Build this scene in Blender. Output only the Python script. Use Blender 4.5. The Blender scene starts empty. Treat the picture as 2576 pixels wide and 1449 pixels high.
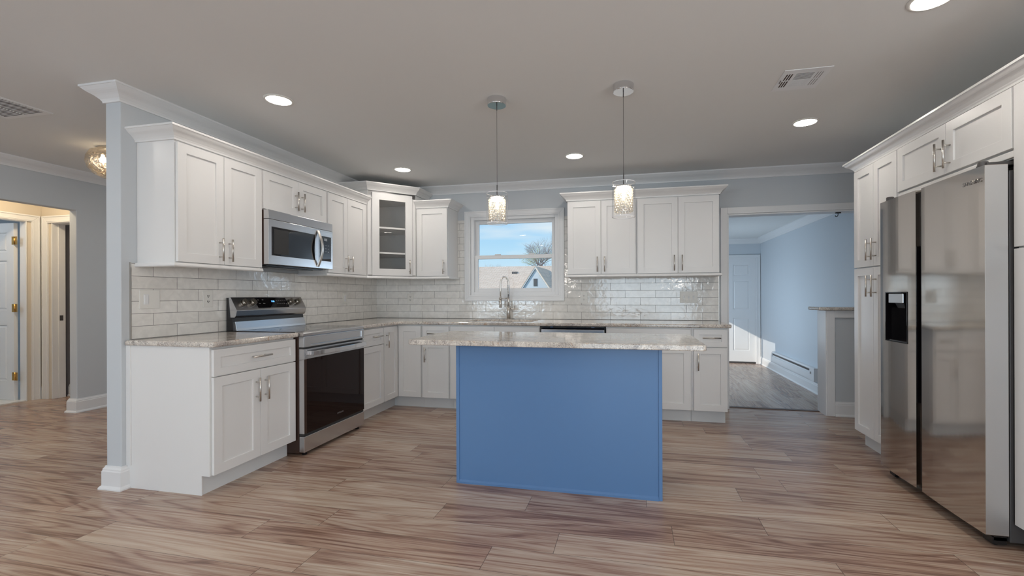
import bpy, bmesh, math, random
from mathutils import Vector, Matrix

PI = math.pi
random.seed(7)
scene = bpy.context.scene
COL = scene.collection

# ------------------------------------------------------------------ camera
cam_data = bpy.data.cameras.new('camera')
cam = bpy.data.objects.new('camera', cam_data)
COL.objects.link(cam)
cam_data.sensor_width = 36.0
cam_data.lens = 1141.21 / 2576 * 36.0
cam_data.shift_x = -49.68 / 2576
cam_data.shift_y = 18.39 / 2576
cam_data.clip_start = 0.02
cam_data.clip_end = 300
cam.matrix_world = (Matrix.Translation((3.041, -4.9965, 1.1762)) @ Matrix.Rotation(0.2169, 4, 'Z')
                    @ Matrix.Rotation(PI / 2, 4, 'X') @ Matrix.Rotation(-0.0033, 4, 'Z'))
scene.camera = cam

# ------------------------------------------------------------------ exposure
vs = scene.view_settings
vs.view_transform = 'Standard'
vs.look = 'None'
vs.gamma = 1.0
vs.use_curve_mapping = False
vs.exposure = 0.44
scene.cycles.transparent_max_bounces = 24
scene.cycles.max_bounces = 14
scene.cycles.diffuse_bounces = 8

# ------------------------------------------------------------------ light levels
DOWNLIGHT = 62.0       # emission of the recessed lamp discs
SUN = 1.9
WINDOW_LIVING = 38.0
WINDOW_SUNROOM = 36.0
SKY = 0.72
DAY = (0.68, 0.85, 1.0)

# ------------------------------------------------------------------ world
world = bpy.data.worlds.new('sky')
scene.world = world
world.use_nodes = True
wn = world.node_tree
wn.nodes.clear()
def N(nt, t, **k):
    n = nt.nodes.new(t)
    for a, b in k.items():
        setattr(n, a, b)
    return n
def L(nt, a, b):
    nt.links.new(a, b)
tc = N(wn, 'ShaderNodeTexCoord')
sep = N(wn, 'ShaderNodeSeparateXYZ')
L(wn, tc.outputs['Generated'], sep.inputs[0])
ramp = N(wn, 'ShaderNodeValToRGB')
cr = ramp.color_ramp
cr.elements[0].position = 0.0
cr.elements[0].color = (0.72, 0.88, 0.97, 1)
cr.elements[1].position = 0.5
cr.elements[1].color = (0.20, 0.45, 0.85, 1)
e = cr.elements.new(0.09); e.color = (0.50, 0.78, 0.98, 1)
e = cr.elements.new(0.17); e.color = (0.32, 0.64, 0.96, 1)
L(wn, sep.outputs[2], ramp.inputs[0])
mp = N(wn, 'ShaderNodeMapping')
mp.inputs['Scale'].default_value = (2.2, 2.2, 13.0)
L(wn, tc.outputs['Generated'], mp.inputs[0])
cl = N(wn, 'ShaderNodeTexNoise')
cl.inputs['Scale'].default_value = 1.4
cl.inputs['Detail'].default_value = 7
L(wn, mp.outputs[0], cl.inputs[0])
cramp = N(wn, 'ShaderNodeValToRGB')
cramp.color_ramp.elements[0].position = 0.48
cramp.color_ramp.elements[1].position = 0.72
L(wn, cl.outputs[0], cramp.inputs[0])
mix = N(wn, 'ShaderNodeMixRGB')
mix.inputs[2].default_value = (0.80, 0.90, 0.95, 1)
L(wn, cramp.outputs[0], mix.inputs[0])
L(wn, ramp.outputs[0], mix.inputs[1])
bg = N(wn, 'ShaderNodeBackground')
bg.inputs[1].default_value = SKY
L(wn, mix.outputs[0], bg.inputs[0])
wo = N(wn, 'ShaderNodeOutputWorld')
L(wn, bg.outputs[0], wo.inputs[0])

# ------------------------------------------------------------------ sun and daylight at the windows
sd = bpy.data.lights.new('sun', 'SUN')
sd.energy = SUN
sd.angle = 0.009
sd.color = (1.0, 0.91, 0.78)
sun = bpy.data.objects.new('sun', sd)
COL.objects.link(sun)
sun.rotation_euler = Vector((1.0, 0.80, -0.55)).to_track_quat('-Z', 'Y').to_euler()

def area(name, loc, direction, sx, sy, power, color):
    d = bpy.data.lights.new(name, 'AREA')
    d.shape = 'RECTANGLE'
    d.size, d.size_y = sx, sy
    d.energy = power
    d.color = color
    o = bpy.data.objects.new(name, d)
    COL.objects.link(o)
    o.location = loc
    o.rotation_euler = Vector(direction).to_track_quat('-Z', 'Z').to_euler()
    return o
area('daylight', (3.4, -8.3, 1.15), (0, 1, 0), 2.6, 2.0, WINDOW_LIVING, DAY)
area('daylight', (-0.6, -8.3, 1.4), (0, 1, 0), 1.9, 1.5, WINDOW_LIVING * 1.0, DAY)
area('daylight', (3.3, 2.9, 0.95), (1, 0, 0), 1.8, 1.2, WINDOW_SUNROOM, (0.66, 0.83, 1.0))
area('daylight', (5.58, -5.4, 1.45), (-1, 0, 0), 2.2, 1.25, WINDOW_LIVING * 1.6, (1.0, 0.97, 0.93))  # fill for the left cabinet fronts, through the added right-wall window

# ------------------------------------------------------------------ materials
def mat(name):
    m = bpy.data.materials.new(name)
    m.use_nodes = True
    nt = m.node_tree
    return m, nt, nt.nodes['Principled BSDF']
def plain(name, col, rough=0.5, metal=0.0, spec=0.5, bump=0.0, bscale=200.0, coat=0.0):
    m, nt, b = mat(name)
    b.inputs['Base Color'].default_value = (*col, 1)
    b.inputs['Roughness'].default_value = rough
    b.inputs['Metallic'].default_value = metal
    b.inputs['Specular IOR Level'].default_value = spec
    b.inputs['Coat Weight'].default_value = coat
    if bump:
        g = N(nt, 'ShaderNodeNewGeometry')
        n = N(nt, 'ShaderNodeTexNoise')
        n.inputs['Scale'].default_value = bscale
        n.inputs['Detail'].default_value = 3
        L(nt, g.outputs['Position'], n.inputs[0])
        bp = N(nt, 'ShaderNodeBump')
        bp.inputs['Strength'].default_value = bump
        bp.inputs['Distance'].default_value = 0.002
        L(nt, n.outputs[0], bp.inputs['Height'])
        L(nt, bp.outputs[0], b.inputs['Normal'])
    return m
def math_n(nt, op, a, b=None, c=None):
    n = N(nt, 'ShaderNodeMath', operation=op)
    for i, v in enumerate((a, b, c)):
        if v is None:
            continue
        if isinstance(v, (int, float)):
            n.inputs[i].default_value = v
        else:
            L(nt, v, n.inputs[i])
    return n.outputs[0]
def steel(name, col, rough, axis=2, streak=0.06, wave=0.0):
    m, nt, b = mat(name)
    b.inputs['Base Color'].default_value = (*col, 1)
    b.inputs['Metallic'].default_value = 1.0
    g = N(nt, 'ShaderNodeNewGeometry')
    mp = N(nt, 'ShaderNodeMapping')
    s = [260, 260, 260]
    s[axis] = 3
    mp.inputs['Scale'].default_value = s
    L(nt, g.outputs['Position'], mp.inputs[0])
    n = N(nt, 'ShaderNodeTexNoise')
    n.inputs['Scale'].default_value = 1.0
    n.inputs['Detail'].default_value = 2
    L(nt, mp.outputs[0], n.inputs[0])
    r = math_n(nt, 'MULTIPLY_ADD', n.outputs[0], streak, rough - streak / 2)
    L(nt, r, b.inputs['Roughness'])
    if wave:
        n2 = N(nt, 'ShaderNodeTexNoise')
        n2.inputs['Scale'].default_value = 2.2
        n2.inputs['Detail'].default_value = 1
        L(nt, g.outputs['Position'], n2.inputs[0])
        bp = N(nt, 'ShaderNodeBump')
        bp.inputs['Strength'].default_value = wave
        bp.inputs['Distance'].default_value = 0.02
        L(nt, n2.outputs[0], bp.inputs['Height'])
        L(nt, bp.outputs[0], b.inputs['Normal'])
    return m
def emit(name, col, strength):
    m = bpy.data.materials.new(name)
    m.use_nodes = True
    nt = m.node_tree
    nt.nodes.clear()
    e = N(nt, 'ShaderNodeEmission')
    e.inputs[0].default_value = (*col, 1)
    e.inputs[1].default_value = strength
    o = N(nt, 'ShaderNodeOutputMaterial')
    L(nt, e.outputs[0], o.inputs[0])
    return m
def thin_glass(name, base=0.04, tint=(1, 1, 1), rough=0.0):
    m = bpy.data.materials.new(name)
    m.use_nodes = True
    nt = m.node_tree
    nt.nodes.clear()
    t = N(nt, 'ShaderNodeBsdfTransparent')
    t.inputs[0].default_value = (*tint, 1)
    g = N(nt, 'ShaderNodeBsdfGlossy')
    g.inputs['Roughness'].default_value = rough
    fr = N(nt, 'ShaderNodeLayerWeight')
    fr.inputs[0].default_value = 0.5
    f = math_n(nt, 'MULTIPLY_ADD', math_n(nt, 'POWER', fr.outputs['Facing'], 4.0), 0.75, base)
    mx = N(nt, 'ShaderNodeMixShader')
    L(nt, f, mx.inputs[0])
    L(nt, t.outputs[0], mx.inputs[1])
    L(nt, g.outputs[0], mx.inputs[2])
    o = N(nt, 'ShaderNodeOutputMaterial')
    L(nt, mx.outputs[0], o.inputs[0])
    return m
def ramp_node(nt, fac, stops):
    r = N(nt, 'ShaderNodeValToRGB')
    el = r.color_ramp.elements
    el[0].position, el[0].color = stops[0][0], (*stops[0][1], 1)
    el[1].position, el[1].color = stops[-1][0], (*stops[-1][1], 1)
    for p, c in stops[1:-1]:
        e = el.new(p)
        e.color = (*c, 1)
    L(nt, fac, r.inputs[0])
    return r.outputs[0]
def mixc(nt, fac, a, b, mode='MIX'):
    n = N(nt, 'ShaderNodeMixRGB', blend_type=mode)
    for i, v in enumerate((fac, a, b)):
        if isinstance(v, (int, float)):
            n.inputs[i].default_value = v
        elif isinstance(v, tuple):
            n.inputs[i].default_value = (*v, 1)
        else:
            L(nt, v, n.inputs[i])
    return n.outputs[0]
def noise(nt, vec, scale, detail=3, dist=0.0, rough=0.5):
    n = N(nt, 'ShaderNodeTexNoise')
    n.inputs['Scale'].default_value = scale
    n.inputs['Detail'].default_value = detail
    n.inputs['Distortion'].default_value = dist
    n.inputs['Roughness'].default_value = rough
    L(nt, vec, n.inputs[0])
    return n.outputs[0]

def plank_floor(name, along='x', W=0.185, PL=1.22, tone=1.0):
    m, nt, b = mat(name)
    g = N(nt, 'ShaderNodeNewGeometry')
    s = N(nt, 'ShaderNodeSeparateXYZ')
    L(nt, g.outputs['Position'], s.inputs[0])
    u, v = (s.outputs[0], s.outputs[1]) if along == 'x' else (s.outputs[1], s.outputs[0])
    vw = math_n(nt, 'DIVIDE', v, W)
    row = math_n(nt, 'FLOOR', vw)
    wn1 = N(nt, 'ShaderNodeTexWhiteNoise', noise_dimensions='1D')
    L(nt, row, wn1.inputs['W'])
    uu = math_n(nt, 'ADD', math_n(nt, 'DIVIDE', u, PL), math_n(nt, 'MULTIPLY', wn1.outputs['Value'], 7.3))
    colm = math_n(nt, 'FLOOR', uu)
    idv = N(nt, 'ShaderNodeCombineXYZ')
    L(nt, row, idv.inputs[0]); L(nt, colm, idv.inputs[1])
    wn2 = N(nt, 'ShaderNodeTexWhiteNoise', noise_dimensions='3D')
    L(nt, idv.outputs[0], wn2.inputs['Vector'])
    rs = N(nt, 'ShaderNodeSeparateXYZ')
    L(nt, wn2.outputs['Color'], rs.inputs[0])
    # plank-local grain coordinates
    gv = N(nt, 'ShaderNodeCombineXYZ')
    L(nt, math_n(nt, 'ADD', u, math_n(nt, 'MULTIPLY', rs.outputs[0], 40.0)), gv.inputs[0])
    L(nt, math_n(nt, 'ADD', v, math_n(nt, 'MULTIPLY', rs.outputs[1], 20.0)), gv.inputs[1])
    m1 = N(nt, 'ShaderNodeMapping'); m1.inputs['Scale'].default_value = (1.3, 60.0, 1)
    L(nt, gv.outputs[0], m1.inputs[0])
    fine = noise(nt, m1.outputs[0], 1.6, 8, 0.12, 0.70)
    m2 = N(nt, 'ShaderNodeMapping'); m2.inputs['Scale'].default_value = (0.55, 6.0, 1)
    L(nt, gv.outputs[0], m2.inputs[0])
    low = noise(nt, m2.outputs[0], 1.0, 1.5, 0.25)
    rings = math_n(nt, 'SINE', math_n(nt, 'MULTIPLY', low, 70.0))
    rings = math_n(nt, 'MULTIPLY_ADD', rings, 0.5, 0.5)
    rings = math_n(nt, 'POWER', rings, 2.2)
    m3 = N(nt, 'ShaderNodeMapping'); m3.inputs['Scale'].default_value = (0.7, 9.0, 1)
    m3.inputs['Location'].default_value = (5.3, 2.1, 0)
    L(nt, gv.outputs[0], m3.inputs[0])
    blot = noise(nt, m3.outputs[0], 1.3, 4, 0.3)
    f = math_n(nt, 'MULTIPLY_ADD', fine, 0.78, math_n(nt, 'MULTIPLY', blot, 0.44))
    f = math_n(nt, 'SUBTRACT', f, math_n(nt, 'MULTIPLY', rings, 0.15))
    f = math_n(nt, 'ADD', f, math_n(nt, 'MULTIPLY_ADD', rs.outputs[2], 0.16, -0.08))
    c = ramp_node(nt, f, [(0.34, (0.175 * tone, 0.095 * tone, 0.066 * tone)),
                          (0.48, (0.325 * tone, 0.20 * tone, 0.146 * tone)),
                          (0.60, (0.43 * tone, 0.31 * tone, 0.235 * tone)),
                          (0.76, (0.54 * tone, 0.43 * tone, 0.335 * tone))])
    # some planks greyer, some redder
    c = mixc(nt, math_n(nt, 'MULTIPLY', rs.outputs[0], 0.55), c, (0.86, 0.90, 0.93), 'MULTIPLY')
    fv = math_n(nt, 'FRACT', vw)
    fu = math_n(nt, 'FRACT', uu)
    ev = math_n(nt, 'MINIMUM', fv, math_n(nt, 'SUBTRACT', 1.0, fv))
    eu = math_n(nt, 'MINIMUM', fu, math_n(nt, 'SUBTRACT', 1.0, fu))
    lv = math_n(nt, 'LESS_THAN', math_n(nt, 'MULTIPLY', ev, W), 0.0011)
    lu = math_n(nt, 'LESS_THAN', math_n(nt, 'MULTIPLY', eu, PL), 0.0013)
    line = math_n(nt, 'MAXIMUM', lv, lu)
    c = mixc(nt, math_n(nt, 'MULTIPLY', line, 0.75), c, (0.035, 0.025, 0.02))
    L(nt, c, b.inputs['Base Color'])
    L(nt, math_n(nt, 'MULTIPLY_ADD', fine, 0.16, 0.17), b.inputs['Roughness'])
    b.inputs['Specular IOR Level'].default_value = 0.5
    bp = N(nt, 'ShaderNodeBump')
    bp.inputs['Strength'].default_value = 0.12
    bp.inputs['Distance'].default_value = 0.002
    L(nt, math_n(nt, 'SUBTRACT', fine, math_n(nt, 'MULTIPLY', line, 1.5)), bp.inputs['Height'])
    L(nt, bp.outputs[0], b.inputs['Normal'])
    return m

def granite(name):
    m, nt, b = mat(name)
    g = N(nt, 'ShaderNodeNewGeometry')
    p = g.outputs['Position']
    a = noise(nt, p, 7.0, 5, 1.2)
    c = ramp_node(nt, a, [(0.34, (0.44, 0.40, 0.37)), (0.48, (0.64, 0.585, 0.52)), (0.62, (0.74, 0.69, 0.62))])
    # cloudy grey veins
    v = noise(nt, p, 14.0, 6, 2.5, 0.6)
    vv = ramp_node(nt, v, [(0.44, (0, 0, 0)), (0.5, (1, 1, 1)), (0.56, (0, 0, 0))])
    c = mixc(nt, math_n(nt, 'MULTIPLY', vv, 0.42), c, (0.27, 0.25, 0.25))
    # rusty blotches
    r = noise(nt, p, 19.0, 4, 1.0)
    rr = ramp_node(nt, r, [(0.60, (0, 0, 0)), (0.68, (1, 1, 1))])
    c = mixc(nt, math_n(nt, 'MULTIPLY', rr, 0.6), c, (0.42, 0.25, 0.13))
    md = noise(nt, p, 70.0, 5, 1.0, 0.65)
    mds = ramp_node(nt, md, [(0.50, (0, 0, 0)), (0.62, (1, 1, 1))])
    c = mixc(nt, math_n(nt, 'MULTIPLY', mds, 0.35), c, (0.38, 0.31, 0.27))
    # dark flecks gathered in clusters
    k = noise(nt, p, 240.0, 4, 0.8)
    cluster = noise(nt, p, 16.0, 5, 1.5)
    kk = math_n(nt, 'ADD', k, math_n(nt, 'MULTIPLY', cluster, 0.5))
    ks = ramp_node(nt, kk, [(0.80, (0, 0, 0)), (0.87, (1, 1, 1))])
    c = mixc(nt, math_n(nt, 'MULTIPLY', ks, 0.75), c, (0.11, 0.09, 0.085))
    w = noise(nt, p, 85.0, 2, 0.0)
    ws = ramp_node(nt, w, [(0.62, (0, 0, 0)), (0.70, (1, 1, 1))])
    c = mixc(nt, math_n(nt, 'MULTIPLY', ws, 0.7), c, (0.80, 0.78, 0.74))
    L(nt, c, b.inputs['Base Color'])
    b.inputs['Roughness'].default_value = 0.07
    b.inputs['Specular IOR Level'].default_value = 0.6
    return m

def tile_mat(name, axis, phase):
    m, nt, b = mat(name)
    g = N(nt, 'ShaderNodeNewGeometry')
    s = N(nt, 'ShaderNodeSeparateXYZ')
    L(nt, g.outputs['Position'], s.inputs[0])
    v = N(nt, 'ShaderNodeCombineXYZ')
    L(nt, math_n(nt, 'ADD', s.outputs[axis], 31.5 - phase + 0.1575), v.inputs[0])
    L(nt, math_n(nt, 'ADD', s.outputs[2], 15.74 - 0.911), v.inputs[1])
    br = N(nt, 'ShaderNodeTexBrick')
    br.offset = 0.5
    br.offset_frequency = 2
    br.inputs['Scale'].default_value = 1.0
    br.inputs['Brick Width'].default_value = 0.315
    br.inputs['Row Height'].default_value = 0.0787
    br.inputs['Mortar Size'].default_value = 0.0014
    br.inputs['Mortar Smooth'].default_value = 0.1
    br.inputs['Color1'].default_value = (0.77, 0.75, 0.71, 1)
    br.inputs['Color2'].default_value = (0.84, 0.825, 0.79, 1)
    br.inputs['Mortar'].default_value = (0.17, 0.165, 0.16, 1)
    L(nt, v.outputs[0], br.inputs['Vector'])
    cloud = noise(nt, g.outputs['Position'], 16.0, 4, 1.0)
    cc = ramp_node(nt, cloud, [(0.35, (0.90, 0.90, 0.90)), (0.65, (1.0, 1.0, 1.0))])
    L(nt, mixc(nt, 1.0, br.outputs[0], cc, 'MULTIPLY'), b.inputs['Base Color'])
    L(nt, math_n(nt, 'MULTIPLY_ADD', br.outputs['Fac'], 0.6, 0.06), b.inputs['Roughness'])
    b.inputs['Specular IOR Level'].default_value = 0.9
    wv = noise(nt, g.outputs['Position'], 19.0, 3, 0.6)
    h = math_n(nt, 'SUBTRACT', math_n(nt, 'MULTIPLY', wv, 0.55), math_n(nt, 'MULTIPLY', br.outputs['Fac'], 0.35))
    bp = N(nt, 'ShaderNodeBump')
    bp.inputs['Strength'].default_value = 0.55
    bp.inputs['Distance'].default_value = 0.006
    L(nt, h, bp.inputs['Height'])
    L(nt, bp.outputs[0], b.inputs['Normal'])
    return m

M = {}
M['ceiling'] = plain('ceiling_paint', (0.73, 0.738, 0.73), 0.9, bump=0.1, bscale=120)
M['wall'] = plain('grey_wall_paint', (0.545, 0.575, 0.60), 0.75, bump=0.08, bscale=300)
M['sunwall'] = plain('pale_blue_wall_paint', (0.58, 0.62, 0.66), 0.6, bump=0.08, bscale=300)
M['cream'] = plain('cream_wall_paint', (0.62, 0.56, 0.47), 0.75, bump=0.08, bscale=300)
M['taupe'] = plain('taupe_wall_paint', (0.34, 0.31, 0.31), 0.75)
M['trim'] = plain('white_trim_paint', (0.75, 0.755, 0.76), 0.35, bump=0.02)
M['cab'] = plain('white_cabinet_paint', (0.74, 0.735, 0.725), 0.30, bump=0.015)
M['toe'] = plain('white_toe_kick', (0.68, 0.69, 0.69), 0.4)
M['inside'] = plain('cabinet_interior', (0.62, 0.60, 0.57), 0.5)
M['blue'] = plain('blue_cabinet_paint', (0.092, 0.195, 0.385), 0.28, bump=0.02)
M['nickel'] = steel('brushed_nickel', (0.60, 0.57, 0.53), 0.30)
M['knob'] = steel('dark_brushed_knob', (0.36, 0.33, 0.29), 0.3)
M['chrome'] = plain('chrome', (0.75, 0.75, 0.76), 0.08, 1.0)
M['steel'] = steel('stainless_steel', (0.60, 0.60, 0.61), 0.24, axis=1)
M['steelz'] = steel('stainless_steel_upright', (0.60, 0.555, 0.51), 0.09, axis=1, streak=0.05, wave=0.10)
M['steelside'] = steel('stainless_door_edge', (0.66, 0.66, 0.66), 0.42, axis=2)
M['black'] = plain('black_enamel', (0.012, 0.012, 0.013), 0.25)
M['blackglass'] = plain('black_glass', (0.006, 0.005, 0.006), 0.03, spec=0.5)
M['smoke'] = plain('dark_oven_glass', (0.012, 0.005, 0.004), 0.02, spec=0.22)
M['darkgrey'] = plain('dark_grey_metal', (0.09, 0.085, 0.085), 0.45, 0.4)
M['brownside'] = plain('dark_brown_metal_side', (0.055, 0.03, 0.022), 0.35, 0.3)
M['brass'] = plain('brass_hinge', (0.62, 0.36, 0.10), 0.28, 1.0)
M['plate'] = plain('white_plastic', (0.74, 0.73, 0.69), 0.35)
M['slot'] = plain('dark_slot', (0.03, 0.03, 0.03), 0.6)
M['ventdark'] = plain('duct_interior', (0.06, 0.035, 0.025), 0.8)
M['blueglow'] = emit('blue_clock_digits', (0.10, 0.35, 1.0), 3.0)
M['faintprint'] = plain('faint_grey_print', (0.16, 0.15, 0.15), 0.4)
M['logo'] = plain('embossed_grey_logo', (0.33, 0.32, 0.31), 0.35, 0.8)
M['lamp'] = emit('lamp_disc', (1.0, 0.925, 0.845), DOWNLIGHT)
M['warm'] = emit('warm_bulb', (1.0, 0.80, 0.54), 55.0)
M['led'] = emit('pendant_led', (1.0, 0.84, 0.60), 15.0)
M['hallbulb'] = emit('hall_bulb', (1.0, 0.84, 0.64), 14.0)
M['pane'] = thin_glass('window_glass', 0.006)
M['clear'] = thin_glass('clear_glass', 0.07)
M['rim'] = plain('polished_glass_rim', (0.85, 0.85, 0.88), 0.08, 0.0, 0.9)
M['floor'] = plank_floor('oak_look_planks', 'x')
M['sunfloor'] = plank_floor('greyish_planks', 'y', tone=0.9)
M['granite'] = granite('speckled_granite')
M['tile_back'] = tile_mat('glossy_tile_back', 0, 2.815)
M['tile_left'] = tile_mat('glossy_tile_left', 1, -2.492)
M['bath'] = plain('bath_wall', (0.60, 0.66, 0.72), 0.6)
M['marble'] = plain('white_sill', (0.75, 0.74, 0.71), 0.2)
M['bronze'] = plain('dark_hook', (0.02, 0.02, 0.022), 0.4, 0.5)
M['threshold'] = plain('brown_threshold', (0.10, 0.06, 0.045), 0.4)

def crystal():
    m = bpy.data.materials.new('crystal')
    m.use_nodes = True
    nt = m.node_tree
    nt.nodes.clear()
    t = N(nt, 'ShaderNodeBsdfTransparent')
    g = N(nt, 'ShaderNodeBsdfGlossy')
    g.inputs['Roughness'].default_value = 0.05
    tl = N(nt, 'ShaderNodeBsdfTranslucent')
    tl.inputs[0].default_value = (0.9, 0.88, 0.82, 1)
    m1 = N(nt, 'ShaderNodeMixShader'); m1.inputs[0].default_value = 0.55
    L(nt, t.outputs[0], m1.inputs[1]); L(nt, g.outputs[0], m1.inputs[2])
    m2 = N(nt, 'ShaderNodeMixShader'); m2.inputs[0].default_value = 0.20
    L(nt, m1.outputs[0], m2.inputs[1]); L(nt, tl.outputs[0], m2.inputs[2])
    o = N(nt, 'ShaderNodeOutputMaterial')
    L(nt, m2.outputs[0], o.inputs[0])
    return m
M['crystal'] = crystal()

def mercury():
    m, nt, b = mat('crackled_mercury_glass')
    g = N(nt, 'ShaderNodeNewGeometry')
    v = N(nt, 'ShaderNodeTexVoronoi', feature='DISTANCE_TO_EDGE')
    v.inputs['Scale'].default_value = 42
    L(nt, g.outputs['Position'], v.inputs['Vector'])
    cells = math_n(nt, 'LESS_THAN', v.outputs['Distance'], 0.05)
    nz = noise(nt, g.outputs['Position'], 30.0, 4, 0.5)
    hole = math_n(nt, 'GREATER_THAN', nz, 0.56)
    b.inputs['Base Color'].default_value = (0.76, 0.69, 0.60, 1)
    b.inputs['Metallic'].default_value = 1.0
    b.inputs['Roughness'].default_value = 0.22
    tr = N(nt, 'ShaderNodeBsdfTransparent')
    tr.inputs[0].default_value = (1.0, 0.94, 0.84, 1)
    mx = N(nt, 'ShaderNodeMixShader')
    L(nt, math_n(nt, 'MULTIPLY_ADD', math_n(nt, 'MAXIMUM', hole, cells), 0.45, 0.25), mx.inputs[0])
    L(nt, b.outputs[0], mx.inputs[1])
    L(nt, tr.outputs[0], mx.inputs[2])
    L(nt, mx.outputs[0], nt.nodes['Material Output'].inputs[0])
    bp = N(nt, 'ShaderNodeBump')
    bp.inputs['Strength'].default_value = 0.6
    bp.inputs['Distance'].default_value = 0.01
    L(nt, nz, bp.inputs['Height'])
    L(nt, bp.outputs[0], b.inputs['Normal'])
    return m
M['mercury'] = mercury()

def shingles():
    m, nt, b = mat('tan_roof_shingles')
    g = N(nt, 'ShaderNodeTexCoord')
    s = N(nt, 'ShaderNodeSeparateXYZ'); L(nt, g.outputs['Object'], s.inputs[0])
    cv = N(nt, 'ShaderNodeCombineXYZ')
    L(nt, math_n(nt, 'ADD', s.outputs[0], 100.0), cv.inputs[0])
    L(nt, math_n(nt, 'ADD', s.outputs[1], 100.0), cv.inputs[1])
    br = N(nt, 'ShaderNodeTexBrick')
    br.inputs['Scale'].default_value = 1.0
    br.inputs['Brick Width'].default_value = 0.42
    br.inputs['Row Height'].default_value = 0.15
    br.inputs['Mortar Size'].default_value = 0.02
    br.inputs['Color1'].default_value = (0.76, 0.58, 0.43, 1)
    br.inputs['Color2'].default_value = (0.88, 0.70, 0.54, 1)
    br.inputs['Mortar'].default_value = (0.60, 0.46, 0.35, 1)
    L(nt, cv.outputs[0], br.inputs['Vector'])
    L(nt, br.outputs[0], b.inputs['Base Color'])
    b.inputs['Roughness'].default_value = 0.9
    return m
M['shingle'] = shingles()
M['siding'] = plain('pale_siding', (0.62, 0.70, 0.76), 0.6)
M['fascia'] = plain('white_fascia', (0.85, 0.85, 0.85), 0.6)
M['bark'] = plain('grey_brown_bark', (0.36, 0.28, 0.27), 0.9)
M['bud'] = plain('yellow_green_buds', (0.50, 0.52, 0.26), 0.8)
M['lawn'] = plain('lawn_grass', (0.20, 0.20, 0.14), 0.9, bump=0.5, bscale=30)

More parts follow.
